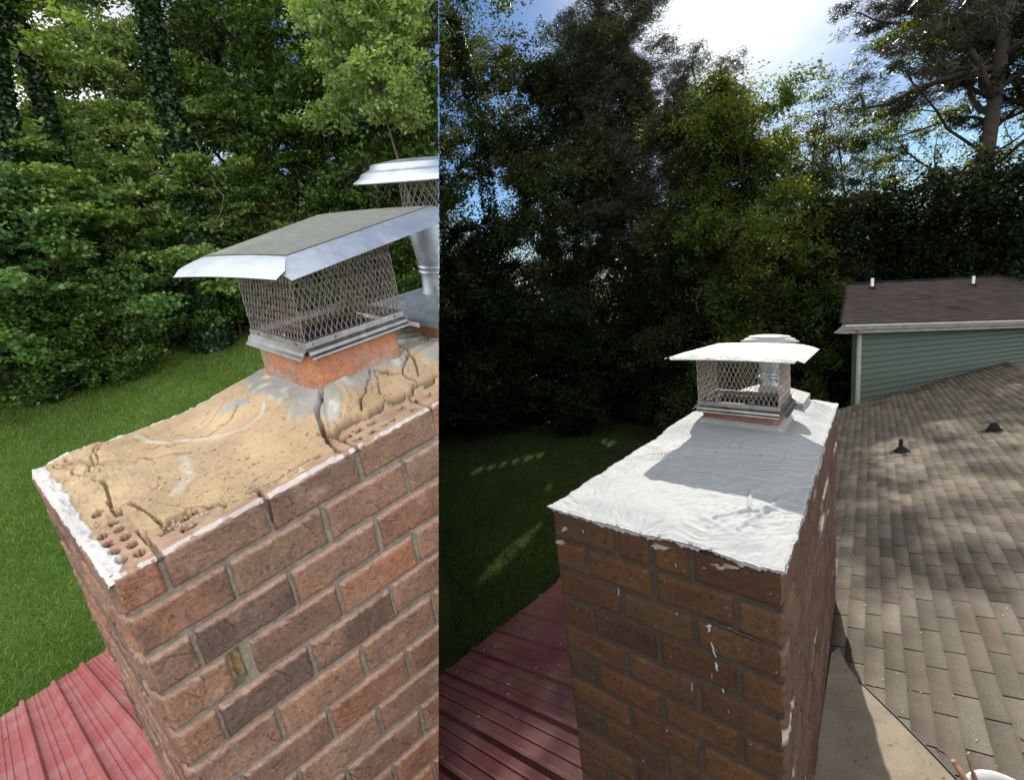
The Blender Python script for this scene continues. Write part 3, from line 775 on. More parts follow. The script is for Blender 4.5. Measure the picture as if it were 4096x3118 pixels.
    def lift(pts, h, side, reach):
        nonlocal z
        (ax, ay), (bx, by) = pts[0], pts[-1]; d = segdist(x + 0.006 * fbm(x * 26, y * 26, 0, 91, 3), y + 0.006 * fbm(x * 26, y * 26, 7, 92, 3), pts)
        s_ = np.sign((bx - ax) * (y - ay) - (by - ay) * (x - ax)) * side; z = z + h * (s_ > 0) * np.exp(-d / reach)
    lift([(0.561, 0.192), (0.522, 0.155), (0.490, 0.09), (0.478, 0.040)], 0.008, -1, 0.08)
    lift([(0.22, 0.40), (0.30, 0.36), (0.42, 0.40)], 0.006, -1, 0.05); crack([(0.20, 0.43), (0.24, 0.375), (0.31, 0.345), (0.38, 0.36), (0.43, 0.41)], 0.0030, 0.006, 0.007, 0.55)
    lift([(0.098, 0.205), (0.104, 0.10), (0.158, 0.085)], 0.007, -1, 0.04)
    crack([(0.62, 0.12), (0.72, 0.19), (0.80, 0.15), (0.90, 0.20)], 0.0042, 0.016, 0.010, 0.8); lift([(0.62, 0.12), (0.90, 0.20)], 0.007, 1, 0.05)
    crack([(0.70, 0.10), (0.73, 0.185)], 0.0035, 0.012, 0.008, 0.7); crack([(0.80, 0.15), (0.83, 0.10)], 0.0035, 0.012, 0.008, 0.7)
    # crumbled corner rubble
    cm = sst(0.20, 0.05, x) * sst(0.23, 0.33, y)
    cell = np.abs(vn(x * 45, y * 45, 0, 301)) ; z = z + cm * (0.006 * np.round(2.5 * vn(x * 24, y * 24, 2, 302)) / 2.5 + 0.0012 * vn(x * 90, y * 90, 2, 303)); paint(cm * 0.5, (0.58, 0.44, 0.27))
    deb = ((x < 0.20) | (np.abs(segdist(x, y, [(0.1, 0.25), (0.25, 0.12), (0.45, 0.05)])) < 0.05)) & ~ex
    z = z + np.where(deb, 0.0016 * sst(0.35, 0.6, vn(x * 120, y * 120, 0, 305)), 0)
    pl_h = 0.0075 * np.floor(2.4 * (vn(x * 5.5 + 0.5 * vn(x * 20, y * 20, 0, 1), y * 7.5, 0, 410) + 1)) * sst(0.06, 0.12, y) * np.maximum(sst(0.52, 0.60, x), 0.6 * sst(0.17, 0.10, x) * sst(0.2, 0.3, y)) ; z = z + pl_h
    # upper patch left after an older layer
    old = sst(0.012, -0.012, segdist(x, y, [(0.33, 0.40)]) - 0.115 + 3 * wob); z = z + 0.006 * old * (x < 0.47)
    # white lime line and smear
    l1 = [(0.205, 0.545), (0.215, 0.47), (0.245, 0.40), (0.29, 0.345), (0.342, 0.302), (0.387, 0.272), (0.43, 0.275), (0.462, 0.32)]
    d = segdist(x + wob * 0.8, y + wob * 0.5, l1); k = 1 - sst(0.0035, 0.008, d); z = z + 0.003 * k; paint(k, (0.62, 0.57, 0.48), 0.9)
    d = segdist(x + wob, y, [(0.235, 0.31), (0.218, 0.235), (0.204, 0.187), (0.164, 0.155)]); paint((1 - sst(0.003, 0.017, d)) * (0.7 + 0.3 * vn(x * 90, y * 90, 0, 8)), (0.68, 0.64, 0.55), 0.85)
    # grey repair mortar round both liners
    gm = sst(0.085, 0.055, dfl + wob * 7 + 0.05 * sst(0.24, 0.18, y) * sst(0.52, 0.62, x))
    gm = np.maximum(gm, sst(0.17, 0.13, dfl2 + wob * 6))
    z = z + 0.006 * gm; paint(gm, (0.36, 0.36, 0.34), 0.95); paint(gm * sst(0.1, 0.5, fbm(x * 22, y * 22, 0, 401, 4)), (0.60, 0.60, 0.58), 0.9)
    paint(sst(0.022, 0.012, segdist(x + wob, y + wob, [(0.40, 0.43), (0.44, 0.40)])), (0.40, 0.43, 0.46), 0.95)
    # moss and algae
    for gx, gy, gr, gk in ((0.49, 0.255, 0.035, .5), (0.506, 0.42, 0.03, .4), (0.19, 0.51, 0.035, .45), (0.09, 0.41, 0.03, .4), (0.085, 0.32, 0.025, .5), (0.057, 0.175, 0.02, .35), (0.095, 0.125, 0.03, .3), (0.58, 0.16, 0.03, .35)):
        paint(sst(gr * 1.5, gr * 0.3, np.hypot(x - gx, y - gy) + wob * 3) * sst(-0.4, 0.3, vn(x * 80, y * 80, gx, 9)), (0.26, 0.27, 0.09), gk)
    # white paint crust on the arrises (wide on the short end)
    wp = np.maximum(sst(0.004, 0.0, x - 0.015 - wob * 2.0 - 0.016 * sst(0.1, 0.5, fbm(y * 9, 0.3, 0, 7, 2))), sst(0.003, 0, y - 0.003 - wob * 0.8) * 0.7)
    wp = np.maximum(wp, sst(0.004, 0, WA_ - y - 0.010 - wob))
    inhole = z < -0.01
    wp = np.where(inhole, 0, wp); paint(wp, (0.72, 0.72, 0.71), 0.95); z = z + wp * 0.003 * (1 + vn(x * 90, y * 90, 0, 4))
    # perimeter drops over the edge
    z[0, :] = -0.012 + 0.006 * vn(ys * 60, 0, 0, 3); z[:, 0] = -0.004 + 0.003 * vn(xs * 60, 0, 0, 3); z[:, -1] = -0.02
    xx = x.copy(); yy = y.copy(); xx[0, :] -= 0.004; yy[:, 0] -= 0.0035; yy[:, -1] += 0.004
    G = np.stack([xx, yy, z], -1)
    idx = np.arange(nx * ny).reshape(nx, ny); F = np.stack([idx[:-1, :-1], idx[1:, :-1], idx[1:, 1:], idx[:-1, 1:]], -1).reshape(-1, 4)
    me = mesh_np('mortar_crown', FA(G.reshape(-1, 3)), quads=F, smooth=True); vcol(me, col.reshape(-1, 3)); return me
obj('mortar_crown', crownA(), M_crownA, tA, cut=True, fill=False)
def rough_ring(fr, x0, x1, y0, y1, z0, z1, wall, amp, pal, seed, patches=None, n=34, nz=12):
    """clay liner: rounded rectangle tube with a rough, flaking outside"""
    V = []; C = []; r = 0.025
    per = []
    for cx_, cy_, a0 in ((x1 - r, y0 + r, -90), (x1 - r, y1 - r, 0), (x0 + r, y1 - r, 90), (x0 + r, y0 + r, 180)):
        for k in range(5): w = math.radians(a0 + 22.5 * k); per.append((cx_ + r * math.cos(w), cy_ + r * math.sin(w)))
    per.append(per[0]); P = []
    for a, b in zip(per[:-1], per[1:]):
        a = np.array(a); b = np.array(b); m_ = max(1, int(np.linalg.norm(b - a) / 0.006))
        for k in range(m_): P.append(a + (b - a) * k / m_)
    P = np.array(P); n_ = len(P); c = np.array([(x0 + x1) / 2, (y0 + y1) / 2])
    prof = [(1, z) for z in np.linspace(z0, z1, nz)] + [(0, z1), (0, z1 - 0.15)]
    rows_ = []
    for o, z in prof:
        d = P - c; d = d / np.linalg.norm(d, axis=1)[:, None]
        q = P - d * (0 if o else wall)
        nz_ = fbm(P[:, 0] * 30, P[:, 1] * 30, z * 30, seed, 4) * amp + np.clip(fbm(P[:, 0] * 14, P[:, 1] * 14, z * 20, seed + 4, 3), 0, 1) * amp * 2
        q = q - d * (nz_ * (1 if o else 0.2))[:, None]
        zz = np.full(n_, z) + (0.003 * vn(P[:, 0] * 50, P[:, 1] * 50, 0, seed))
        rows_.append(np.column_stack([q, zz]))
        t_ = fbm(P[:, 0] * 16, P[:, 1] * 16, z * 16, seed + 9, 4)
        cc_ = np.array(pal[0]) * (1 - sst(-0.2, 0.3, t_))[:, None] + np.array(pal[1]) * sst(-0.2, 0.3, t_)[:, None]
        g = sst(0.18, 0.35, fbm(P[:, 0] * 20, P[:, 1] * 20, z * 35, seed + 30, 3) + 1.2 * (z0 + 0.035 - z) / 0.06)[:, None]
        cc_ = cc_ * (1 - g * 0.8) + np.array(pal[2]) * g * 0.8
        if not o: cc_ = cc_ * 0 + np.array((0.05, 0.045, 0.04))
        C.append(cc_)
    V = np.concatenate(rows_); m = len(prof); F = []
    for i in range(m - 1):
        for k in range(n_): F.append((i * n_ + k, i * n_ + (k + 1) % n_, (i + 1) * n_ + (k + 1) % n_, (i + 1) * n_ + k))
    me = mesh_np('clay_flue', fr(V), quads=np.array(F), smooth=True); vcol(me, np.concatenate(C)); return me
L_ = np.random.default_rng(41); mb = MB(FA)
for k in range(420):
    a = L_.uniform(0.0, 1.0); x = 0.02 + 0.42 * a ** 1.3; y = np.clip(0.05 + 0.34 * abs(L_.normal(0, 0.45)) + 0.06 * (1 - a), 0.02, 0.58)
    if L_.uniform() < 0.4: x = L_.uniform(0.10, 0.40); y = L_.uniform(0.02, 0.075)
    s_ = L_.uniform(0.0012, 0.0042) * (1.8 if L_.uniform() < 0.05 else 1); zc = 0.006 + 0.022 * float(sst(0.03, 0.22, y)) * float(sst(0, 0.14, x)) + 0.050 * float(1 - sst(0, 0.26, max(0.546 - x, 0))) * float(sst(0.06, 0.22, y))
    t3 = L_.normal(0, 1, (4, 3)) * s_ * np.array([1, 1, 0.45]); mb.add(np.array([x, y, zc]) + t3, [(0, 1, 2), (0, 2, 3), (0, 3, 1), (1, 3, 2)])
mr = mb.mesh('mortar_crumbs'); vcol(mr, np.tile((0.56, 0.45, 0.31), (len(mr.vertices), 1))); o = obj('mortar_crumbs', mr, M_crownA, tA); tagp(o, kind='stuff')
obj('clay_flue', rough_ring(FA, 0.548, 0.864, 0.187, 0.485, 0.07, 0.190, 0.02, 0.0045, [(0.50, 0.22, 0.12), (0.42, 0.27, 0.20), (0.38, 0.36, 0.32)], 3), M_clayA, tA, cut=True, fill=False)
obj('clay_flue', rough_ring(FA, 1.06, 1.36, 0.21, 0.50, 0.03, 0.150, 0.02, 0.005, [(0.42, 0.22, 0.10), (0.34, 0.20, 0.10), (0.30, 0.22, 0.14)], 23), M_clayA, tA, cut=True, fill=False)
mb = MB(FA); mb.box((0.575, 0.21, 0.15), (0.84, 0.46, 0.168)); obj('flue_dark_fill', mb, M_dark, tA, cut=True)  # added black slab, stands for the darkness down the flue
HOODA = [(0.540, 0.150, 0.450), (1.06, 0.150, 0.517), (0.870, 0.505, 0.512), (0.480, 0.505, 0.443)]
capA, hoodA = square_cap('chimney_cap', 'rectangular mesh chimney cap with grime-speckled hood on an orange clay flue', FA, 0.553, 0.885, 0.190, 0.490, 0.205, 0.445,
    HOODA, 0.040, 0.070,
    dict(wire=M_wireA, band=M_band, hood=M_steelA), 0.0165, 0.040, cut=True, arch=0.004, wire=0.0012)
# grimy flat panel laid into the middle of the hood
Pn = [np.array(p) for p in HOODA]
G = np.zeros((13, 11, 3))
for i in range(13):
    for j in range(11):
        u, v = 0.01 + 0.98 * i / 12, 0.015 + 0.97 * j / 10
        q = Pn[0] * (1 - u) * (1 - v) + Pn[1] * u * (1 - v) + Pn[2] * u * v + Pn[3] * (1 - u) * v
        G[i, j] = q + np.array([0, 0, 0.004 * 4 * v * (1 - v) + 0.0018])
mb = MB(FA); mb.grid(G); obj('dusty_film', mb.mesh('dusty_film', True), M_steel_dirty, hoodA, cut=True, fill=False)
capA2, plA = round_cap('stepped round vent cap with flared pipe and sticker behind the grimy rectangular cap', FA, 1.22, 0.345, 0.035, 0.168, 0.46, 0.596, 0.072, 0.088, 0.245, 0.24, 0.070, cut=True,
    mats=dict(plate=M_galv, pipe=M_galv, wire=M_wireA, lid=M_steelA))
mb = MB(FA); mb.add([(0.957, 0.20, 0.151), (0.957, 0.50, 0.151), (0.957, 0.50, 0.166), (0.957, 0.20, 0.166)], [(0, 3, 2, 1)])
stk = obj('label_sticker', mb, M_sticker, capA2, cut=True, fill=False)
mb = MB(FA)
for k in range(9):
    y = 0.27 + 0.017 * k; mb.add([(0.956, y, 0.154), (0.956, y + 0.010 * (0.4 + 0.6 * (k % 3) / 2), 0.154), (0.956, y + 0.010 * (0.4 + 0.6 * (k % 3) / 2), 0.1555), (0.956, y, 0.1555)], [(0, 3, 2, 1)])
    mb.add([(0.956, y, 0.159), (0.956, y + 0.012, 0.159), (0.956, y + 0.012, 0.1602), (0.956, y, 0.1602)], [(0, 3, 2, 1)])
obj('printed_lines', mb, M_ink, stk, cut=True, fill=False)

# ribbed red roofs
def ribbed_sheet(p0, e, g, s0, s1, l0, l1, major, phase, n, hmaj=0.020, minor=(0.35, 0.65), curve=None):
    """p0 on the eave; e along eave, g up the slope; n normal"""
    prof = []
    k0 = int(math.floor((s0 - phase) / major)) - 1; k1 = int(math.ceil((s1 - phase) / major)) + 1
    for k in range(k0, k1):
        b = phase + k * major
        prof += [(b - 0.020, 0), (b - 0.012, hmaj * 0.85), (b - 0.009, hmaj), (b + 0.009, hmaj), (b + 0.012, hmaj * 0.85), (b + 0.020, 0)]
        for m_ in minor:
            q = b + m_ * major; prof += [(q - 0.008, 0), (q - 0.004, 0.0035), (q + 0.004, 0.0035), (q + 0.008, 0)]
    prof = [(s, h) for s, h in sorted(prof) if s0 <= s <= s1]
    ls = np.linspace(l0, l1, 30)
    G = np.zeros((len(prof), len(ls), 3))
    for i, (s, h) in enumerate(prof):
        for j, l in enumerate(ls):
            G[i, j] = p0 + e * s + g * l + n * (h + 0.002 * math.sin(l * 3 + s * 5))
    mb = MB(); mb.grid(G); mb.grid(G - n * 0.004)
    # close the eave edge
    lo = G[:, 0]; mb.grid(np.stack([lo, lo - n * 0.004], 1))
    return mb
def debris(p0, e, g, n, num, smin, smax, lmin, lmax, seed, size=(0.006, 0.02)):
    L_ = np.random.default_rng(seed); V = []; F = []
    for i in range(num):
        c = p0 + e * L_.uniform(smin, smax) + g * L_.uniform(lmin, lmax) + n * 0.006
        a = L_.uniform(0, 6.28); s = L_.uniform(*size); u = (e * math.cos(a) + g * math.sin(a)) * s; w = (-e * math.sin(a) + g * math.cos(a)) * s * L_.uniform(0.2, 0.7)
        b = len(V); V += [c - u, c - w + n * 0.003, c + u + n * 0.004, c + w]; F.append((b, b + 1, b + 2, b + 3))
    mb = MB(); mb.add(V, F); return mb
def eave_setup(a_px, b_px, z, slope, towards):
    A = CAM + ray(*a_px) * ((z - CAM[2]) / ray(*a_px)[2]); B = CAM + ray(*b_px) * ((z - CAM[2]) / ray(*b_px)[2])
    e = (B - A) / np.linalg.norm(B - A); h = np.array([e[1], -e[0], 0.0])
    if h @ towards < 0: h = -h
    g = h * math.cos(slope) + EZ * math.sin(slope); n = np.cross(e, g)
    if n[2] < 0: n = -n
    return A, e, g, n
A0, eA, gA, nA = eave_setup((0, 716.9), (107.6, 648.8), 3.2, math.radians(15), np.array([1, -1, 0]))
# ribs seen running down to the right
N2 = np.cross(ray(53.8, 682.6), ray(104.7, 779.5)); gA2 = np.cross(nA, N2); gA2 /= np.linalg.norm(gA2)
if gA2 @ gA < 0: gA2 = -gA2
P_rib = on_plane(53.8, 682.6, A0, nA); s_rib = (P_rib - A0) @ eA - ((P_rib - A0) @ gA) / (gA2 @ gA) * (gA2 @ eA)
P_rib2 = on_plane(81.7, 664.7, A0, nA); s2 = (P_rib2 - A0) @ eA
majA = abs(s2 - s_rib)
tRA = thing('metal_roof', 'chalky pink red ribbed metal roof below the cracked chimney', 'roof', tuple(A0))
obj('ribbed_sheet', ribbed_sheet(A0, eA, gA2, -2.5, 2.6, 0, 3.2, majA, s_rib, nA, hmaj=0.022, minor=(0.3, 0.45, 0.72)), M_redA, tRA, cut=True, fill=False)
mb = MB(); h_in = -np.array([gA[0], gA[1], 0]); 
mb.add([A0 + eA * -2.5 - EZ * 0.03 + gA * 0.02, A0 + eA * 2.6 - EZ * 0.03 + gA * 0.02, A0 + eA * 2.6 - EZ * 0.16 + gA * 0.02, A0 + eA * -2.5 - EZ * 0.16 + gA * 0.02], [(0, 1, 2, 3)]); obj('fascia', mb, M_white, tRA, cut=True, fill=False)
mb = MB()
q0 = A0 + gA * 0.5
mb = MB(); L_ = np.random.default_rng(3)
for k in range(-3, 5):
    for l in (0.12, 0.75):
        q = A0 + eA * (s_rib + k * majA + 0.022) + gA2 * l + nA * 0.001; mb = MB(); mb.tube([q, q + nA * 0.006], 0.008, 8)
        if seam(q) > 0.02: obj('fastener', mb, M_galv, tRA)
mb = MB()
mb.add([q0 + eA * -2.5, q0 + eA * 2.6, np.array([*(q0 + eA * 2.6)[:2], 0]), np.array([*(q0 + eA * -2.5)[:2], 0])], [(0, 1, 2, 3)])
obj('wall_below', mb, M_mortarA, tRA, cut=True, fill=False)
o = obj('roof_litter', debris(A0, eA, gA, nA, 60, -1.0, 2.0, 0.05, 1.4, 4, (0.004, 0.012)), M_straw, None, cut=True, fill=False); tagp(o, 'dead leaves and twigs scattered on the chalky pink metal roof', 'litter', kind='stuff')
o = obj('fallen_leaf', debris(along(70, 755, 2.9) * 0 + on_plane(56, 717, A0, nA), eA, gA, nA, 1, -0.001, 0.001, -0.001, 0.001, 9, (0.02, 0.022)), LA_yellow, None); tagp(o, 'small yellow leaf lying beside a rib of the pink metal roof', 'leaf')

# ground of the before yard: a bank rising to the wood
def hdir(u, v):
    r = ray(u, v); return r / math.hypot(r[0], r[1])
pa = CAM + hdir(0, 400) * 16; pbk = CAM + hdir(240, 335) * 16; pc = CAM + hdir(0, 718) * 4.6; pc[2] = 1.9
nL = np.cross(pbk - pa, pc - pa); nL /= np.linalg.norm(nL)
if nL[2] < 0: nL = -nL
def zA(x, y): return pa[2] - (nL[0] * (x - pa[0]) + nL[1] * (y - pa[1])) / nL[2]
def gA_surf(x, y): return np.maximum(zA(x, y), -0.5) + 0.05 * fbm(x * 0.5, y * 0.5, 0, 3, 3)
xs = np.linspace(-34, 8, 150); ys = np.linspace(0.5, 42, 140); X_, Y_ = np.meshgrid(xs, ys, indexing='ij')
Z_ = np.minimum(gA_surf(X_, Y_), 8.5)
idx = np.arange(X_.size).reshape(X_.shape); F = np.stack([idx[:-1, :-1], idx[1:, :-1], idx[1:, 1:], idx[:-1, 1:]], -1).reshape(-1, 4)
me = mesh_np('lawn_bank', np.stack([X_, Y_, Z_], -1).reshape(-1, 3), quads=F, smooth=True)
bm = bmesh.new(); bm.from_mesh(me)
r = bmesh.ops.bisect_plane(bm, geom=bm.verts[:] + bm.edges[:] + bm.faces[:], plane_co=Vector(CAM), plane_no=Vector(-SEAM_N), clear_outer=True)
ed = [e for e in r['geom_cut'] if isinstance(e, bmesh.types.BMEdge)]
ex = bmesh.ops.extrude_edge_only(bm, edges=ed)
for v in [g for g in ex['geom'] if isinstance(g, bmesh.types.BMVert)]:
    dz = v.co.z + 0.6; v.co.z = -0.6; v.co.x += dz * float(SEAM_N[2] / SEAM_N[0]) 
bm.to_mesh(me); bm.free(); me.update()
def edgeA(x, y):
    """signed distance beyond the wood's edge"""
    d = np.hypot(x, y); return d - 16
m, t, p, o_ = mat('yard_before')
geo = t.nodes.new('ShaderNodeNewGeometry')
ln = N(t, 'ShaderNodeVectorMath', {0: geo.outputs['Position']}, operation='LENGTH').outputs['Value']
wob_ = noise(t, 0.8, 5)
add = N(t, 'ShaderNodeMath', {0: wob_, 1: 3.0, 2: ln}, operation='MULTIPLY_ADD').outputs[0]
fac = ramp(t, N(t, 'ShaderNodeMapRange', {'Value': add, 'From Min': 17.6, 'From Max': 19.0}).outputs[0], [(0.2, (0, 0, 0)), (0.8, (1, 1, 1))])
g = noise(t, 24, 6, 0.75)
cg = mulc(t, ramp(t, noise(t, 0.7, 5), [(0.32, (0.075, 0.145, 0.022)), (0.5, (0.10, 0.19, 0.032)), (0.7, (0.15, 0.23, 0.05))]), ramp(t, g, [(0.3, (0.6, 0.62, 0.55)), (0.7, (1.3, 1.25, 1.2))]))
cf = mulc(t, ramp(t, noise(t, 2.5, 5), [(0.35, (0.05, 0.032, 0.02)), (0.55, (0.10, 0.055, 0.035)), (0.68, (0.04, 0.06, 0.018))]), ramp(t, g, [(0.3, (0.5, 0.5, 0.5)), (0.7, (1.4, 1.3, 1.3))]))
mm = N(t, 'ShaderNodeMix', data_type='RGBA'); t.links.new(fac, mm.inputs['Factor']); t.links.new(cg, mm.inputs['A']); t.links.new(cf, mm.inputs['B'])
t.links.new(mm.outputs['Result'], p.inputs['Base Color']); p.inputs['Roughness'].default_value = 0.95; p.inputs['Specular IOR Level'].default_value = 0.1
bump(t, p, g, 1.0, 0.05)
o = obj('lawn_bank', me, m); tagp(o, kind='structure')

def grass_blades(n, region, zf, seed, hmin, hmax, w=0.006):
    L_ = np.random.default_rng(seed); P = region(L_, n); n = len(P)
    z = zf(P[:, 0], P[:, 1]); a = L_.uniform(0, 6.283, n); h = L_.uniform(hmin, hmax, n); ww = w * L_.uniform(0.6, 1.6, n)
    lean = L_.normal(0, 0.45, (n, 2)) * h[:, None]
    V = np.zeros((n, 3, 3)); V[:, 0] = np.column_stack([P[:, 0] - ww * np.cos(a), P[:, 1] - ww * np.sin(a), z]); V[:, 1] = np.column_stack([P[:, 0] + ww * np.cos(a), P[:, 1] + ww * np.sin(a), z])
    V[:, 2] = np.column_stack([P[:, 0] + lean[:, 0], P[:, 1] + lean[:, 1], z + h])
    return mesh_np('grass', V.reshape(-1, 3), tris=np.arange(3 * n).reshape(-1, 3))
def regA(L_, n):
    az = np.radians(L_.uniform(-62, 2, n)); d = 3.6 + 13.2 * L_.uniform(0, 1, n) ** 0.8
    P = np.column_stack([d * np.sin(az), d * np.cos(az)])
    P3 = np.column_stack([P, gA_surf(P[:, 0], P[:, 1])]); return P[((P3 - CAM) @ SEAM_N) > 0.05]
o = obj('grass', grass_blades(170000, regA, gA_surf, 3, 0.02, 0.075, 0.0055), M_grassA); tagp(o, 'bright mown grass of the lawn under the leafy wood', 'grass', kind='stuff')
def leaf_scatter(n, region, zf, seed, s, mt, lab):
    L_ = np.random.default_rng(seed); P = region(L_, n); n = len(P); z = zf(P[:, 0], P[:, 1]) + 0.03
    a = L_.uniform(0, 6.283, n); ss = s * L_.uniform(0.6, 1.4, n)
    V = np.zeros((n, 4, 3))
    for k, (r_, da) in enumerate(((1, 0), (0.5, 1.57), (1, 3.14), (0.5, 4.71))):
        V[:, k] = np.column_stack([P[:, 0] + r_ * ss * np.cos(a + da), P[:, 1] + r_ * ss * np.sin(a + da), z + 0.02 * L_.uniform(0, 1, n)])
    o = obj('fallen_leaves', mesh_np('fallen_leaves', V.reshape(-1, 3), quads=np.arange(4 * n).reshape(-1, 4)), mt); tagp(o, lab, 'leaves', kind='stuff')
def regA2(L_, n):
    az = np.radians(L_.uniform(-62, 2, n)); d = L_.normal(15.6, 1.3, n); P = np.column_stack([d * np.sin(az), d * np.cos(az)])
    P3 = np.column_stack([P, gA_surf(P[:, 0], P[:, 1])]); return P[((P3 - CAM) @ SEAM_N) > 0.05]
leaf_scatter(2600, regA2, gA_surf, 7, 0.045, M_straw, 'brown dead leaves along the edge of the bright lawn')
leaf_scatter(420, regA2, gA_surf, 8, 0.04, LA_yellow, 'yellow fallen leaves dotted over the bright lawn')

# ------------------------------------------------------------------ trees
def leaf_quads(C, size, L_, up=0.5, aspect=0.55, nrm=None):
    """one bent-diamond leaf per centre"""
    n = len(C)
    d = L_.normal(0, 1, (n, 3)); d[:, 2] *= 0.6; d[:, 2] -= 0.25; d /= np.linalg.norm(d, axis=1)[:, None]
    nn_ = L_.normal(0, 1, (n, 3)); nn_[:, 2] = np.abs(nn_[:, 2]) + up * 2
    if nrm is not None: nn_ += nrm * 1.2
    w = np.cross(d, nn_); w /= (np.linalg.norm(w, axis=1)[:, None] + 1e-9)
    s = size * L_.uniform(0.65, 1.35, n)[:, None]
    V = np.stack([C - d * s * 0.5, C - d * s * 0.05 + w * s * aspect * 0.5, C + d * s * 0.5, C - d * s * 0.05 - w * s * aspect * 0.5], 1)
    return V.reshape(-1, 3)
def branch_pts(p, d, L, L_, n=6, wig=0.16, grav=0.0):
    pts = [p]; d = d / np.linalg.norm(d)
    for i in range(n):
        d = d + L_.normal(0, wig, 3) + np.array([0, 0, grav]); d /= np.linalg.norm(d); pts.append(pts[-1] + d * L / n)
    return pts
def make_tree(seed, H, R, style, nleaf, lsize, base=0.25, trunk_r=0.16, nlimb=14, flat=0.45, clump=0.55, lean=(0, 0), twig=True, up=0.5, top=1.0, needle=False, droop=0.0, fork=0.0):
    """returns (wood MB, leaf vertex array); crown built from leaf clumps carried at the ends of limbs"""
    L_ = np.random.default_rng(seed); wood = MB(); cl = []
    tp = [np.zeros(3)]; d = np.array([lean[0], lean[1], 1.0])
    nseg = 12
    for i in range(nseg):
        d = d + np.append(L_.normal(0, 0.05, 2), 0); d /= np.linalg.norm(d); tp.append(tp[-1] + d * H * top / nseg)
    tr = [trunk_r * (1 - 0.85 * (i / nseg) ** 0.9) for i in range(nseg + 1)]; tr[0] *= 1.35
    wood.tube(tp, tr, 8)
    tp = np.array(tp)
    def tpos(f): k = f * nseg; i = min(int(k), nseg - 1); return tp[i] + (tp[i + 1] - tp[i]) * (k - i)
    for j in range(nlimb):
        f = base + (0.97 - base) * (j + L_.uniform(0, 0.9)) / nlimb
        p = tpos(f); a = j * 2.4 + L_.uniform(-0.5, 0.5)
        g = (f - base) / (1 - base)
        if style == 'oak': rad = R * (0.55 + 0.6 * math.sin(math.pi * min(1, g * 0.9 + 0.15))) * L_.uniform(0.7, 1.15); el = 0.45 + 0.6 * g
        elif style == 'column': rad = R * L_.uniform(0.6, 1.1) * (1 - 0.3 * g); el = 0.3
        elif style == 'pine': rad = R * (1.0 - 0.55 * g) * L_.uniform(0.65, 1.15); el = 0.15 + 0.35 * g
        elif style == 'shrub': rad = R * L_.uniform(0.6, 1.1) * math.sqrt(max(0.05, 1 - (g * 0.9) ** 2)); el = 0.35 + 0.4 * g
        else: rad = R * L_.uniform(0.6, 1.1); el = 0.8
        dr = np.array([math.cos(a), math.sin(a), el])
        bp = branch_pts(p, dr, rad * 1.1, L_, 6, 0.15, -droop)
        r0 = max(0.012, trunk_r * 0.42 * (1 - 0.6 * g))
        wood.tube(bp, [r0 * (1 - 0.13 * k) for k in range(7)], 5)
        cl.append((bp[-1], rad)); 
        for s in range(3):
            q = bp[2 + s + (1 if s == 2 else 0)]; dd = (bp[3 + s] - bp[2 + s]) / np.linalg.norm(bp[3 + s] - bp[2 + s]) + L_.normal(0, 0.6, 3)
            sb = branch_pts(q, dd, rad * 0.45, L_, 4, 0.22, 0.0)
            if twig: wood.tube(sb, [r0 * 0.42 * (1 - 0.2 * k) for k in range(5)], 4)
            cl.append((sb[-1], rad)); cl.append((sb[2], rad * 0.8))
    cl.append((tp[-1], R * 0.7))
    return wood, cl, tp, tr
def fill_clumps(cl, n, L_, clump, flat, lsize, up, shell=True, needle=False):
    w = np.array([max(0.2, c[1]) for c in cl]); w = w / w.sum()
    k = L_.choice(len(cl), n, p=w)
    base_ = np.array([c[0] for c in cl]); rb_ = clump * L_.uniform(0.6, 1.3, len(cl))
    ns = 9; dsub = L_.normal(0, 1, (len(cl), ns, 3)); dsub /= np.linalg.norm(dsub, axis=2)[..., None]
    sub = base_[:, None] + dsub * (rb_[:, None] * L_.uniform(0.3, 1.0, (len(cl), ns)))[..., None] * np.array([1, 1, flat])
    C0 = sub[k, L_.integers(0, ns, n)]
    rad = (rb_ * 0.42)[k]
    d = L_.normal(0, 1, (n, 3)); d /= np.linalg.norm(d, axis=1)[:, None]
    # leaves sit in small sprays inside the clump
    r = L_.uniform(0.05, 1.0, n) ** 0.6
    P = C0 + d * (r * rad)[:, None] * np.array([1, 1, flat])
    sp = np.round(P / (lsize * 3.2)); jit = _h(sp[:, 0].astype(np.int64), sp[:, 1].astype(np.int64), sp[:, 2].astype(np.int64), 5)
    keep = jit > 0.22
    return P[keep], (d * np.array([1, 1, 1.2]))[keep]
def tree_meshes(seed, H, R, style, nleaf, lsize, clump=0.55, flat=0.5, up=0.6, aspect=0.55, needle=False, **k):
    wood, cl, tp, tr = make_tree(seed, H, R, style, nleaf, lsize, clump=clump, flat=flat, **k)
    L_ = np.random.default_rng(seed + 500)
    P, d = fill_clumps(cl, nleaf, L_, clump, flat, lsize, up)
    if needle: V = leaf_quads(P, lsize * 1.9, L_, 0.1, 0.085)
    else: V = leaf_quads(P, lsize, L_, up, aspect, d * 0.6)
    return wood, V, tp, tr
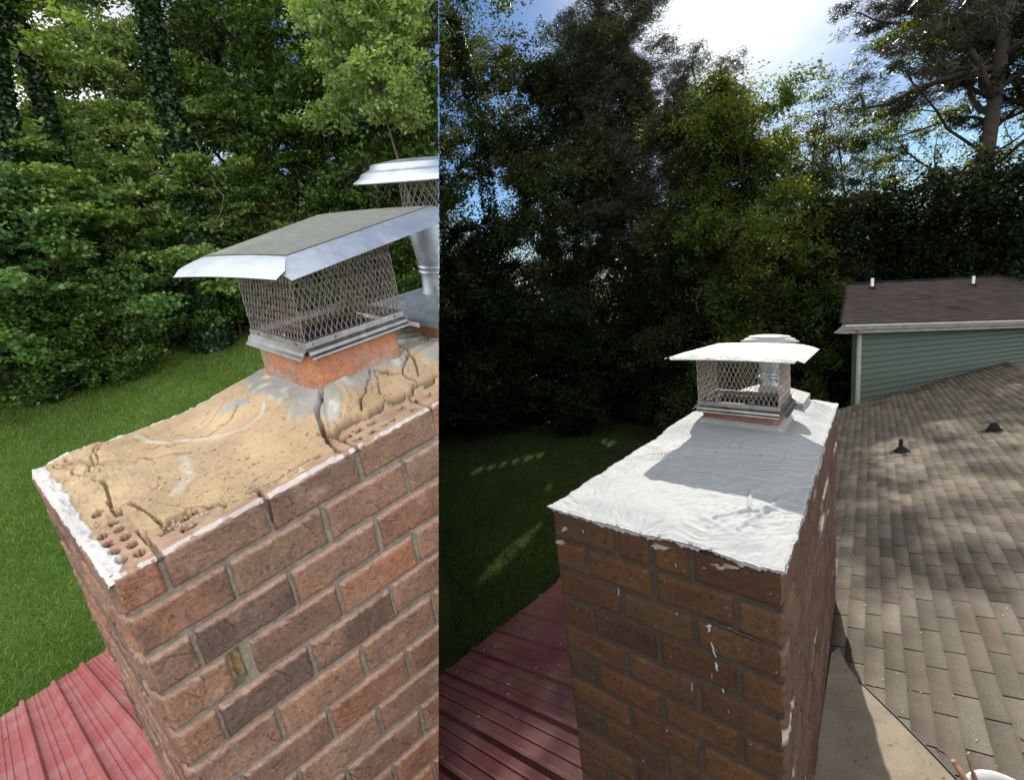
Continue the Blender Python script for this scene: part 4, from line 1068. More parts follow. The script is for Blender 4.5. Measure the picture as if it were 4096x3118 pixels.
def ivy_verts(tp, tr, f0, f1, n, seed, thick=0.22, s=0.09):
    L_ = np.random.default_rng(seed); f = L_.uniform(f0, f1, n); k = f * (len(tp) - 1); i = np.minimum(k.astype(int), len(tp) - 2)
    p = tp[i] + (tp[i + 1] - tp[i]) * (k - i)[:, None]; a = L_.uniform(0, 6.283, n)
    rr = np.array(tr)[i] + thick * L_.uniform(0.0, 1, n) ** 1.5 * (0.6 + 0.5 * vn(f * 9, np.cos(a) * 2, np.sin(a) * 2, seed))
    o_ = np.column_stack([np.cos(a), np.sin(a), np.zeros(n)])
    return leaf_quads(p + o_ * rr[:, None], s, L_, 0.3, 0.8, o_ * 2)
def place_tree(name, label, cat, protos, leafm, bark, x, y, z, rot, sc, group, ivy=None, ivym=None, clip=False, crown='crown'):
    """protos = (wood mesh, crown mesh, ivy mesh or None)"""
    t = thing(name, label, cat, (x, y, z), group); t.rotation_euler = (0, 0, rot); t.scale = (sc, sc, sc)
    mw = Matrix.Translation((x, y, z)) @ Matrix.Rotation(rot, 4, 'Z') @ Matrix.Scale(sc, 4)
    for nm, me, mt in (('trunk', protos[0], bark), (crown, protos[1], leafm), ('ivy', protos[2], ivym)):
        if me is None or mt is None: continue
        if clip:
            me = me.copy(); me.transform(mw)
            if nm == 'trunk': cut_mesh(me)
            else:
                n = len(me.vertices); co = np.empty(n * 3, np.float32); me.vertices.foreach_get('co', co); co = co.reshape(-1, 4, 3)
                keep = (((co - CAM) @ SEAM_N).min(axis=1) > 0.0) if CUR is BEFORE else (((co - CAM) @ SEAM_N).max(axis=1) < 0.0)
                co = co[keep]
                if CUR is AFTER: co = open_canopy(co.astype(float))
                if not len(co): continue
                me = mesh_np(nm, co.reshape(-1, 3), quads=np.arange(len(co) * 4).reshape(-1, 4))
            me.transform(mw.inverted())
        o = bpy.data.objects.new(nm, me); CUR.objects.link(o); o.parent = t
        if not me.materials: me.materials.append(mt)
        else:
            o.material_slots[0].link = 'OBJECT'; o.material_slots[0].material = mt
    return t
def proto(seed, H, R, style, nleaf, lsize, ivy=0, **k):
    wood, V, tp, tr = tree_meshes(seed, H, R, style, nleaf, lsize, **k)
    wm = wood.mesh('trunk', True); cm = mesh_np('crown', V, quads=np.arange(len(V)).reshape(-1, 4))
    im = None
    if ivy:
        Vi = ivy_verts(tp, tr, 0.0, 0.78, ivy, seed + 9); im = mesh_np('ivy', Vi, quads=np.arange(len(Vi)).reshape(-1, 4))
    wm.materials.append(M_barkA); cm.materials.append(LA_mid)
    if im: im.materials.append(LA_ivy)
    return (wm, cm, im)
P_oak = proto(11, 15, 4.2, 'oak', 60000, 0.15, base=0.28, trunk_r=0.24, nlimb=20, clump=1.15, flat=0.5)
P_oak2 = proto(12, 14, 3.6, 'oak', 60000, 0.14, base=0.16, trunk_r=0.2, nlimb=22, clump=1.05, flat=0.5, ivy=9000)
P_ivy = proto(21, 15, 2.0, 'column', 12000, 0.14, base=0.52, trunk_r=0.22, nlimb=12, clump=0.75, flat=0.6, ivy=26000)
P_under = proto(31, 6.0, 2.3, 'shrub', 42000, 0.13, base=0.08, trunk_r=0.08, nlimb=18, clump=0.72, flat=0.42)
P_under2 = proto(32, 7.5, 2.2, 'shrub', 42000, 0.12, base=0.12, trunk_r=0.09, nlimb=20, clump=0.65, flat=0.4)
P_bush = proto(41, 2.6, 1.7, 'shrub', 26000, 0.11, base=0.02, trunk_r=0.05, nlimb=16, clump=0.6, flat=0.6)
P_near = proto(51, 8.6, 1.25, 'shrub', 46000, 0.10, base=0.56, trunk_r=0.05, nlimb=24, clump=0.55, flat=0.55, aspect=0.62)
P_thin = proto(13, 15, 3.6, 'oak', 20000, 0.14, base=0.2, trunk_r=0.17, nlimb=22, clump=0.9, flat=0.5)
P_maple = proto(52, 4.6, 2.3, 'shrub', 34000, 0.115, base=0.12, trunk_r=0.07, nlimb=16, clump=0.6, flat=0.32, aspect=0.7)

def onA(u, d):
    r = hdir(u, 300); p = CAM + r * d; return float(p[0]), float(p[1]), float(gA_surf(p[0], p[1]))
# (u of trunk, distance, proto, material, rot, scale, name, label, category, group)
TA = [
 (20, 15.0, P_ivy, LA_mid, -0.95, 1.05, 'ivy_clad_tree', 'tall ivy-wrapped trunk at the far left edge of the leafy wood'),
 (91, 15.4, P_ivy, LA_mid, -0.25, 0.95, 'ivy_clad_tree', 'slimmer ivy-wrapped trunk standing in the bright gap of the wood'),
 (201, 15.4, P_ivy, LA_dark, -0.57, 1.2, 'ivy_clad_tree', 'thick dark ivy-hung trunk rising in the middle of the wood'),
 (60, 22.5, P_thin, LA_light, 4.0, 0.9, 'broadleaf_tree', 'pale yellow green tree behind the two ivy-wrapped trunks'),
 (150, 23.5, P_thin, LA_mid, 5.2, 0.88, 'broadleaf_tree', 'open-crowned tree behind the gap of bright sky'),
 (285, 20.0, P_oak2, LA_dark, 2.7, 1.0, 'broadleaf_tree', 'dark green tree behind the dusty chimney hood'),
 (345, 18.5, P_oak, LA_dark, 0.9, 0.95, 'broadleaf_tree', 'deep shaded tree behind the pale rounded crown'),
 (425, 19.5, P_oak2, LA_dark, 3.6, 1.0, 'broadleaf_tree', 'dark tree filling the wood above the round vent cap'),
 (-60, 19.5, P_thin, LA_mid, 3.3, 1.0, 'broadleaf_tree', 'broadleaf tree whose limbs reach in past the left edge'),
]
for i, (u, d, pr, lm_, rot, sc, nm, lab) in enumerate(TA):
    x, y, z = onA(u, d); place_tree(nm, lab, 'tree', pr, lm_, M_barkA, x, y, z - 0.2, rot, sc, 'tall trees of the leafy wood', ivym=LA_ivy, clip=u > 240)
UA = [
 (45, 17.8, P_under, LA_mid, 0.2, 1.0, 'layered sapling with fresh green leaves at the left edge of the wood'),
 (130, 18.0, P_under2, LA_mid, 1.2, 0.95, 'fresh green understory tree below the gap of bright sky'),
 (165, 17.6, P_under2, LA_light, 2.6, 1.08, 'light green understory tree left of the dark ivy-hung trunk'),
 (248, 17.2, P_under, LA_mid, 3.1, 1.10, 'rounded understory tree right of the dark ivy-hung trunk'),
 (300, 17.3, P_under2, LA_dark, 4.4, 1.1, 'shaded understory tree above the middle of the dusty hood'),
 (360, 17.0, P_under, LA_dark, 5.0, 1.05, 'shaded understory tree left of the round vent cap'),
 (434, 18.4, P_under2, LA_dark, 1.7, 1.75, 'tall shaded tree closing the right end of the leafy wood'),
 (420, 17.2, P_under2, LA_dark, 0.7, 1.0, 'understory tree seen under the lid of the round vent cap'),
 (70, 16.2, P_maple, LA_mid, 1.9, 1.0, 'small spreading tree overhanging the rear lawn edge'),
 (205, 16.3, P_maple, LA_mid, 0.5, 0.9, 'low leafy tree left of the wire cage of the grimy cap'),
]
for (u, d, pr, lm_, rot, sc, lab) in UA:
    x, y, z = onA(u, d); place_tree('understory_tree', lab, 'tree', pr, lm_, M_barkA, x, y, z - 0.1, rot, sc, 'young understory trees of the wood', clip=u > 240)
x, y, z = onA(48, 15.4); place_tree('small_tree', 'cool green small tree with layered boughs over the left lawn edge', 'tree', P_maple, LA_blue, M_barkA, x, y, z - 0.1, 0.6, 0.95, None)
x, y, z = onA(0, 15.2); place_tree('small_tree', 'cool green sapling cut by the left edge of the view', 'tree', P_maple, LA_blue, M_barkA, x, y, z - 0.1, 2.6, 0.9, None)
x, y, z = onA(434, 12.2); place_tree('sweetgum_tree', 'pale bright green rounded crown at the top right of the leafy wood', 'tree', P_near, LA_light, M_barkA, x, y, z - 0.1, 0.4, 1.06, None, clip=True)
BA = [(22, 14.9, 0.95), (58, 15.2, 0.85), (5, 16.2, 0.9), (55, 17.4, 1.0), (130, 16.4, 0.8), (190, 17.0, 1.0), (232, 16.2, 0.8), (270, 16.8, 1.0), (320, 16.6, 0.9), (372, 16.9, 1.05), (418, 16.4, 0.95)]
BL = ['low dark bush beneath the left end of the cool green boughs', 'low dark bush beneath the right end of the cool green boughs', 'dark bush at the far left foot of the wood', 'dark bush behind the cool green boughs', 'low bush left of the small spreading tree', 'dark bush beneath the light green understory tree', 'low bush at the lawn edge left of the wire cage', 'bush seen through the left of the wire cage', 'bush seen through the middle of the wire cage', 'bush seen through the right of the wire cage', 'bush behind the flared vent pipe']
for k, ((u, d, sc), lab) in enumerate(zip(BA, BL)):
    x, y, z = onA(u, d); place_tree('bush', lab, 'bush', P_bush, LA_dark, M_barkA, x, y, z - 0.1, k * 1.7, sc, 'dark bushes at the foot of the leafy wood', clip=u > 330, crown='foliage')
# far wood behind, one mass
def wood_mass(name, label, fn, n, size, seed, mt, zf, d0, d1, h, az0, az1, clip):
    L_ = np.random.default_rng(seed); az = np.radians(L_.uniform(az0, az1, n)); d = L_.uniform(d0, d1, n)
    x = d * np.sin(az); y = d * np.cos(az); hh = h * (0.75 + 0.35 * vn(az * 14, d * 0.3, 0, seed)); z = zf(x, y) + hh * L_.uniform(0, 1, n)
    P = np.column_stack([x, y, z]); den = fbm(P[:, 0] * 0.9, P[:, 1] * 0.9, P[:, 2] * 0.9, seed, 2) > -0.12; P = P[den]
    V = leaf_quads(P, size, L_, 0.5, 0.6).reshape(-1, 4, 3); s = (V - CAM) @ SEAM_N
    V = V[(s.min(axis=1) > 0)] if clip == 'A' else open_canopy(V[(s.max(axis=1) < 0)])
    o = obj(name, mesh_np(name, V.reshape(-1, 3), quads=np.arange(V.shape[0] * 4).reshape(-1, 4)), mt); tagp(o, label, 'woodland', kind='stuff'); return o
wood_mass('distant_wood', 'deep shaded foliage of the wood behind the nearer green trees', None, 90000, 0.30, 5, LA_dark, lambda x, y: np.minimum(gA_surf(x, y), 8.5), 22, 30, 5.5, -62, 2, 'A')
# bare hanging vines / dead twigs
mb = MB(); L_ = np.random.default_rng(9)
for (u, v0, v1, d) in ((345, 150, 205, 15), (375, 155, 215, 14.5), (380, 160, 200, 14.2), (198, 140, 172, 15.5), (212, 150, 235, 15.2), (180, 150, 190, 15.4)):
    p = along(u, v0, d); q = along(u + L_.uniform(-8, 8), v1, d); pts = [p + (q - p) * k / 9 + L_.normal(0, 0.09, 3) * (k > 0) for k in range(10)]
    mb.tube(pts, 0.014, 4)
    for k in (3, 5, 7): mb.tube(branch_pts(pts[k], L_.normal(0, 1, 3), 0.7, L_, 4, 0.3), 0.006, 3)
o = obj('dead_vines', mb, simple('dead_wood', (0.2, 0.17, 0.14), 0.9), None, cut=True, fill=False); tagp(o, 'bare grey vines and dead twigs hanging in the leafy wood', 'vines', kind='stuff')
# wire fence rail along the wood and a fallen branch
tF = thing('wire_fence', 'low grey rail fence in the shade behind the cool green boughs', 'fence', tuple(along(40, 355, 16.5)))
pts = [along(u, 357 - (u) * 0.18, 16.6) for u in (0, 25, 50, 75, 95)]
mb = MB(); mb.tube(pts, 0.022, 6); obj('rail', mb, M_galv, tF)
for u in (2, 50, 95):
    a = along(u, 357 - u * 0.18, 16.62); mb = MB(); mb.tube([a + EZ * 0.05, np.array([a[0], a[1], float(gA_surf(a[0], a[1])) - 0.1])], 0.03, 6); obj('post', mb, M_galv, tF)
a = along(100, 352, 15.6); z_ = float(gA_surf(a[0], a[1]))
mb = MB(); L_ = np.random.default_rng(2); b0 = np.array([a[0], a[1], z_ + 0.08]); mb.tube(branch_pts(b0, np.array([0.9, 0.3, 0.02]), 1.0, L_, 7, 0.16), [0.02 - 0.002 * k for k in range(8)], 5)
mb.tube(branch_pts(b0 + np.array([0.5, 0.15, 0.1]), np.array([0.6, -0.4, 0.1]), 0.5, L_, 4, 0.2), 0.008, 4)
o = obj('fallen_branch', mb, simple('grey_branch', (0.28, 0.25, 0.21), 0.9)); tagp(o, 'pale fallen branch lying at the rear edge of the bright lawn', 'branch')

# ================================================================== AFTER YARD (right)
CUR = AFTER
xs = np.concatenate([np.linspace(-60, -8, 20), np.linspace(-7.6, 24, 120), np.linspace(26, 90, 20)]); ys = np.concatenate([np.linspace(-20, 2, 12), np.linspace(2.3, 30, 120), np.linspace(32, 160, 20)])
X_, Y_ = np.meshgrid(xs, ys, indexing='ij')
def gB_surf(x, y): return 0.04 * fbm(np.asarray(x) * 0.4, np.asarray(y) * 0.4, 0, 13, 3)
Z_ = gB_surf(X_, Y_)
idx = np.arange(X_.size).reshape(X_.shape); F = np.stack([idx[:-1, :-1], idx[1:, :-1], idx[1:, 1:], idx[:-1, 1:]], -1).reshape(-1, 4)
m, t, p, o_ = mat('yard_after')
geo = t.nodes.new('ShaderNodeNewGeometry')
ln = N(t, 'ShaderNodeVectorMath', {0: geo.outputs['Position']}, operation='LENGTH').outputs['Value']
add = N(t, 'ShaderNodeMath', {0: noise(t, 0.8, 5), 1: 3.0, 2: ln}, operation='MULTIPLY_ADD').outputs[0]
fac = ramp(t, N(t, 'ShaderNodeMapRange', {'Value': add, 'From Min': 18.0, 'From Max': 20.0}).outputs[0], [(0.2, (0, 0, 0)), (0.8, (1, 1, 1))])
g = noise(t, 24, 6, 0.75)
cg = mulc(t, ramp(t, noise(t, 0.7, 5), [(0.32, (0.020, 0.034, 0.007)), (0.5, (0.028, 0.046, 0.009)), (0.7, (0.042, 0.062, 0.014))]), ramp(t, g, [(0.3, (0.6, 0.62, 0.55)), (0.7, (1.3, 1.25, 1.2))]))
cf = mulc(t, ramp(t, noise(t, 2.5, 5), [(0.35, (0.02, 0.014, 0.010)), (0.6, (0.05, 0.028, 0.018))]), ramp(t, g, [(0.3, (0.5, 0.5, 0.5)), (0.7, (1.4, 1.3, 1.3))]))
mm = N(t, 'ShaderNodeMix', data_type='RGBA'); t.links.new(fac, mm.inputs['Factor']); t.links.new(cg, mm.inputs['A']); t.links.new(cf, mm.inputs['B'])
t.links.new(mm.outputs['Result'], p.inputs['Base Color']); p.inputs['Roughness'].default_value = 0.95; p.inputs['Specular IOR Level'].default_value = 0.1
bump(t, p, g, 1.0, 0.05)
o = obj('ground', mesh_np('ground', np.stack([X_, Y_, Z_], -1).reshape(-1, 3), quads=F, smooth=True), m); tagp(o, kind='structure')
def regB(L_, n):
    az = np.radians(L_.uniform(-12, 22, n)); d = 4.5 + 13.5 * L_.uniform(0, 1, n) ** 0.8; return np.column_stack([d * np.sin(az), d * np.cos(az)])
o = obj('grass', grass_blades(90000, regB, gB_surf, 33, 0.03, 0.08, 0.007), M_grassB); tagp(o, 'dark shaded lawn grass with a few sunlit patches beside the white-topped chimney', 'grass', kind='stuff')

# chimney
tB = thing('brick_chimney', 'brown brick chimney with a fresh thick white crown coating', 'chimney', tuple(FB.pt(0.9, 0.27, -3.0)))
uB = WB_ / 3
pat = [[1, .5, .5, 1], [.5, 1, 1, .5], [1, 1, 1], [.5, 1, 1, .5]]
rF = []
for r in range(16):
    ws = pat[r] if r < 4 else (pat[2] if r % 2 == 0 else pat[3]); x = 0; sp = []
    for w in ws[::-1]: sp.append((x, x + w * uB - 0.009)); x += w * uB
    sp[-1] = (sp[-1][0], WB_); rF.append(sp)
rS = []
for r in range(34):
    x = 0; sp = []; u = 0.182
    if r % 2 == 0: sp.append((0, u / 2 - 0.009)); x = u / 2
    while x < LB_ - 0.02: sp.append((x, min(x + u - 0.009, LB_))); x += u
    rS.append(sp)
pf = brick_face(np.zeros(3), EY, EZ, -EX, rF, HB_, 0.010, PALB, nu=30, nv=12, seed=31, relief=0.6, proud=0.0045)
ps = brick_face(np.zeros(3), EX, EZ, -EY, rS[:18], HB_, 0.010, [(0.095, 0.052, 0.034), (0.075, 0.043, 0.029), (0.11, 0.062, 0.042)], nu=20, nv=9, seed=32, relief=0.8, proud=0.006, smear=0.8)
pl_ = brick_face(np.array([0, WB_, 0.]), EX, EZ, EY, rS[:30], HB_, 0.010, PALB, nu=6, nv=4, seed=33, relief=0.5)
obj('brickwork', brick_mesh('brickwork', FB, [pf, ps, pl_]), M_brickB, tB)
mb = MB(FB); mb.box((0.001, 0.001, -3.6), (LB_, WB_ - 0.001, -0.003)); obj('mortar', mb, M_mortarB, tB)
F1B = (1.005, 1.300, 0.140, 0.425)
def crownB():
    nx, ny = 420, 190
    xs = np.linspace(-0.008, LB_ + 0.01, nx); ys = np.linspace(-0.008, WB_ + 0.012, ny)
    x, y = np.meshgrid(xs, ys, indexing='ij')
    dx = np.maximum(np.maximum(F1B[0] - x, x - F1B[1]), 0); dy = np.maximum(np.maximum(F1B[2] - y, y - F1B[3]), 0); dfl = np.hypot(dx, dy)
    d2 = np.hypot(np.maximum(np.abs(x - 1.6) - 0.13, 0), np.maximum(np.abs(y - 0.255) - 0.13, 0))
    z = 0.010 + 0.012 * sst(0, 0.1, y) * sst(0, 0.1, WB_ - y) * sst(0, 0.1, x)
    z = z + 0.030 * (1 - sst(0, 0.24, dfl)) + 0.020 * (1 - sst(0.0, 0.03, dfl)) ** 2 + 0.03 * (1 - sst(0, 0.15, d2)) + 0.02 * (1 - sst(0, 0.03, d2))
    z = z + 0.006 * fbm(x * 6, y * 6, 0, 81, 3)
    # brush and trowel strokes sweeping across the slab
    ang = 0.7 + 0.55 * np.round(2.6 * vn(x * 4.2 + 0.4 * vn(x * 15, y * 15, 0, 6), y * 5.5, 0, 82)) + 0.5 * vn(x * 3, y * 3, 0, 83)
    ph = x * np.cos(ang) + y * np.sin(ang)
    amp = 0.0015 + 0.0022 * sst(-0.2, 0.6, fbm(x * 5, y * 5, 2, 83, 3)); amp = amp * (1 - 0.65 * sst(0.22, 0.12, dfl))
    z = z + amp * (np.abs(vn(ph * 125 + 1.2 * vn(x * 30, y * 30, 0, 84), (x * np.sin(ang) - y * np.cos(ang)) * 11, 0, 85)) * -2 + 1) + 0.5 * amp * vn(ph * 210, (x * np.sin(ang) - y * np.cos(ang)) * 30, 3, 185)
    z = z + 0.0006 * fbm(x * 70, y * 70, 0, 86, 3)
    # thick swirled dollop near the front right
    d = np.hypot((x - 0.17) * 1.0, (y - 0.13) * 0.9); z = z + 0.006 * sst(0.085, 0.05, d + 0.03 * fbm(x * 14, y * 14, 0, 87, 3)) + 0.003 * sst(0.09, 0.05, d) * vn(x * 35, y * 90, 0, 88)
    for pts in ([(0.10, 0.10), (0.30, 0.06), (0.36, 0.05)], [(0.22, 0.10), (0.36, 0.12), (0.41, 0.10)], [(0.13, 0.16), (0.29, 0.05)]):
        z = z + 0.006 * (1 - sst(0.001, 0.006, segdist(x + 0.004 * vn(x * 40, y * 40, 0, 5), y, pts)))
    # rounded irregular rim with drips over the arris
    e = np.minimum(np.minimum(x + 0.010, LB_ + 0.01 - x), np.minimum(y + 0.010, WB_ + 0.010 - y))
    z = z - 0.004 * (1 - sst(0, 0.010, e)) ** 2
    rg = (1 - sst(0, 0.02, e)); xx = x + rg * 0.006 * fbm(x * 40, y * 40, 1, 201, 4); yy = y + rg * 0.006 * fbm(x * 40, y * 40, 6, 202, 4)
    G = np.stack([xx, yy, z], -1)
    # skirt rings
    def drip(s, k): 
        b = 0.009 + 0.010 * np.clip(fbm(s * 22, k, 0, 90, 5), -0.8, 1) + 0.012 * np.clip(vn(s * 45, k, 0, 91) - 0.35, 0, 1) / 0.65 + 0.030 * np.clip(vn(s * 80, k, 3, 93) - 0.70, 0, 1) / 0.30 + 0.004 * vn(s * 260, k, 0, 95)
        return b
    per = []; 
    ring = [(i, 0) for i in range(nx)] + [(nx - 1, j) for j in range(1, ny)] + [(i, ny - 1) for i in range(nx - 2, -1, -1)] + [(0, j) for j in range(ny - 2, 0, -1)]
    V = G.reshape(-1, 3).tolist(); idx = np.arange(nx * ny).reshape(nx, ny)
    F = np.stack([idx[:-1, :-1], idx[1:, :-1], idx[1:, 1:], idx[:-1, 1:]], -1).reshape(-1, 4).tolist()
    base = len(V); m_ = len(ring)
    for lev, f_ in enumerate((0.35, 0.8, 1.0, 1.02)):
        for (i, j) in ring:
            q = G[i, j]; s = q[0] + q[1] * 1.3; k = (0.5 if j == 0 else 1.5 if i == nx - 1 else 2.5 if j == ny - 1 else 3.5)
            dp = float(drip(s, k)); outw = (0.001, -0.001, -0.003, -0.012)[lev] + 0.002 * float(vn(s * 70, lev, k, 9))
            ox = -1 if i == 0 else 1 if i == nx - 1 else 0; oy = -1 if j == 0 else 1 if j == ny - 1 else 0
            V.append([q[0] + ox * outw, q[1] + oy * outw, q[2] - dp * f_])
    for lev in range(4):
        for k in range(m_):
            k2 = (k + 1) % m_
            if lev == 0: a, b = int(idx[ring[k]]), int(idx[ring[k2]])
            else: a, b = base + (lev - 1) * m_ + k, base + (lev - 1) * m_ + k2
            c_, d_ = base + lev * m_ + k2, base + lev * m_ + k; F.append([a, b, c_, d_])
    return mesh_np('crown_coating', FB(np.array(V)), quads=np.array(F), smooth=True)
obj('crown_coating', crownB(), M_coat, tB)
obj('clay_flue', rough_ring(FB, *[F1B[i] for i in (0, 1, 2, 3)], 0.05, 0.125, 0.018, 0.004, [(0.30, 0.13, 0.075), (0.26, 0.15, 0.11), (0.30, 0.17, 0.12)], 43), M_clayA, tB)
obj('clay_flue', rough_ring(FB, 1.47, 1.73, 0.125, 0.385, 0.02, 0.080, 0.018, 0.004, [(0.50, 0.5, 0.48), (0.5, 0.5, 0.48), (0.5, 0.5, 0.48)], 44), M_clayA, tB)
mb = MB(FB); mb.box((1.02, 0.16, 0.09), (1.285, 0.405, 0.10)); obj('flue_dark_fill', mb, M_dark, tB)  # black slab added below the flue mouth to make its inside dark
# sealant drips and splashes on the front, a smeared patch under the right of the coating, painted shade of an open joint
def c6(x, y): return ((1750 + x * .7476) / 4, (2100 + y * .7476) / 4)
def front_y(u, v):
    n = np.cross(FB.Y, FB.Z); p = on_plane(u, v, FB.O - FB.X * 0.006, n); return np.linalg.solve(np.array([FB.X, FB.Y, FB.Z]).T, p - FB.O)
L_ = np.random.default_rng(6)
for (a, b, w) in (((1455, 530), (1452, 570), 9), ((1440, 538), (1462, 536), 7), ((1465, 625), (1488, 705), 6), ((1490, 735), (1495, 775), 9), ((1362, 840), (1360, 890), 3), ((1525, 872), (1532, 895), 5), ((968, 335), (970, 375), 4), ((1283, 465), (1280, 480), 3), ((1467, 790), (1468, 820), 2), ((778, 25), (782, 42), 4), ((1272, 205), (1278, 222), 3), ((1555, 985), (1560, 1005), 2), ((1225, 1095), (1230, 1100), 4), ((1100, 1250), (1102, 1262), 2)):
    p, q = front_y(*c6(*a)), front_y(*c6(*b)); pts = [FB.pt(*(p + (q - p) * k / 5 + np.array([0, 0.0012 * math.sin(k * 2.1 + a[0]), 0]))) for k in range(6)]
    mb = MB(); mb.tube(pts, [w * 0.00022 * (0.5 + math.sin(math.pi * (k + 0.5) / 6) + 0.3 * L_.uniform()) for k in range(6)], 6); obj('coating_drip', mb, M_coat, tB)
for k in range(26):
    p = front_y(*c6(L_.uniform(700, 1820), L_.uniform(150, 1300))); mb = MB(); mb.tube([FB.pt(*p), FB.pt(*(p + np.array([0.0, 0.001, -0.003])))], L_.uniform(0.0004, 0.0009), 5); obj('coating_speck', mb, M_coat, tB)
def blotch(cx_, cy_, rx, ry, seed, n=48, amp=0.35):
    L2 = np.random.default_rng(seed); pts = []
    for k in range(n):
        a = 2 * math.pi * k / n; r = 1 + amp * float(fbm(math.cos(a) * 2.2 + seed, math.sin(a) * 2.2, 0, seed, 3)) * 2 
        q_ = front_y(*c6(cx_ + rx * r * math.cos(a), cy_ + ry * r * math.sin(a))); q_[2] = min(q_[2], -0.012); pts.append(q_)
    mbb = MB(FB); V = [tuple(p + np.array([0.0012, 0, 0])) for p in pts] + [tuple(p + np.array([0.010, 0, 0])) for p in pts]
    mbb.add(V, [tuple(range(n))] + [(k, n + k, n + (k + 1) % n, (k + 1) % n) for k in range(n)]); return mbb
M_smear = simple('thin_sealant', (0.20, 0.17, 0.14), 0.7, 0, 0.35, 60)
obj('sealant_smear', blotch(1600, 215, 150, 26, 4), M_smear, tB)
obj('sealant_smear', blotch(1190, 108, 60, 22, 5), M_smear, tB)
obj('sealant_smear', blotch(672, 20, 22, 14, 6), M_smear, tB)
obj('sealant_smear', blotch(655, 92, 22, 10, 7), M_smear, tB)
p, q = front_y(*c6(1440, 505)), front_y(*c6(1760, 640))
mb = MB(FB); pts = [p + (q - p) * k / 10 + np.array([0.0, 0, 0.0016 * math.sin(k * 1.9)]) for k in range(11)]
mb.tube([tuple(a_ + np.array([0.0035, 0, 0])) for a_ in pts], [0.001 + 0.0022 * math.sin(math.pi * k / 10) for k in range(11)], 6); obj('open_joint_shade', mb, M_dark, tB)  # dark tube added as the shade in an open joint

capB, hoodB = square_cap('chimney_cap', 'rectangular mesh chimney cap with sunlit bare metal hood above the white coating', FB, 0.995, 1.315, 0.135, 0.430, 0.125, 0.340,
    [(0.880, 0.100, 0.352), (1.42, 0.100, 0.352), (1.42, 0.445, 0.352), (0.865, 0.445, 0.352)], 0.022, 0.060,
    dict(wire=M_wireB, band=M_band, hood=M_steelB), 0.0175, 0.040, arch=0.004, wire=0.0011)
capB2, plB = round_cap('stepped round vent cap behind the sunlit rectangular cap', FB, 1.60, 0.255, 0.055, 0.085, 0.262, 0.352, 0.042, 0.047, 0.125, 0.155, 0.032,
    mats=dict(plate=M_steelB, pipe=M_galv, wire=M_wireB, lid=M_steelB))

# red porch roof (after)
B0, eB, gB, nB = eave_setup((439.4, 676), (557.9, 581), 3.2, math.radians(16), np.array([1, -1, 0]))
P_rib = on_plane(*c6(50, 782), B0, nB); N2 = np.cross(ray(*c6(50, 782)), ray(*c6(750, 1092))); gB2 = np.cross(nB, N2); gB2 /= np.linalg.norm(gB2)
if gB2 @ gB < 0: gB2 = -gB2
s_rib = (P_rib - B0) @ eB; majB = ((on_plane(*c6(545, 375), B0, nB) - P_rib) @ eB) / 4
tRB = thing('metal_roof', 'deep red ribbed metal roof left of the white-topped chimney', 'roof', tuple(B0))
for k in range(-2, 7):
    for l in (0.10, 0.62):
        q = B0 + eB * (s_rib + k * majB + 0.024) + gB2 * l + nB * 0.001; mb = MB(); mb.tube([q, q + nB * 0.005], 0.007, 8)
        if (np.linalg.solve(np.array([FB.X, FB.Y, FB.Z]).T, q - FB.O)[1] > WB_ + 0.02): obj('fastener', mb, M_galv, tRB)
sheet = ribbed_sheet(B0, eB, gB2, -2.0, 3.4, 0, 2.1, majB, s_rib, nB, hmaj=0.014, minor=(0.34, 0.66))
me = sheet.mesh('ribbed_sheet')
bm = bmesh.new(); bm.from_mesh(me)
# stop at the left face of the chimney and at the before yard
nf = np.cross(FB.X, FB.Z); nf /= np.linalg.norm(nf); 
if nf @ FB.Y < 0: nf = -nf
bmesh.ops.bisect_plane(bm, geom=bm.verts[:] + bm.edges[:] + bm.faces[:], plane_co=Vector(FB.pt(0, WB_, 0)), plane_no=Vector(-nf), clear_outer=True)
bm.to_mesh(me); bm.free()
obj('ribbed_sheet', me, M_redB, tRB)
mb = MB(); q0 = B0 + gB * 0.4 - EZ * 0.05
mb.add([q0 + eB * -2.0, q0 + eB * 3.4, np.array([*(q0 + eB * 3.4)[:2], -0.1]), np.array([*(q0 + eB * -2.0)[:2], -0.1])], [(0, 1, 2, 3)]); obj('wall_below', mb, M_siding, tRB)
mb = MB(); q0 = B0 + gB * 0.01 - EZ * 0.02
mb.add([q0 + eB * -2.0, q0 + eB * 3.4, q0 + eB * 3.4 - EZ * 0.14, q0 + eB * -2.0 - EZ * 0.14], [(0, 1, 2, 3)]); obj('fascia', mb, M_white, tRB)
o = obj('roof_litter', debris(B0, eB, gB, nB, 120, -0.2, 2.0, 0.03, 0.9, 14, (0.003, 0.009)), M_smear); tagp(o, 'pale grit and leaf crumbs on the deep red metal roof', 'litter', kind='stuff')
pq = on_plane(*c6(382, 855), B0, nB)
o = obj('fallen_leaf', debris(pq, eB, gB, nB, 1, -0.001, 0.001, -0.001, 0.001, 19, (0.022, 0.024)), M_smear); tagp(o, 'curled pale dead leaf lying on the deep red metal roof', 'leaf')

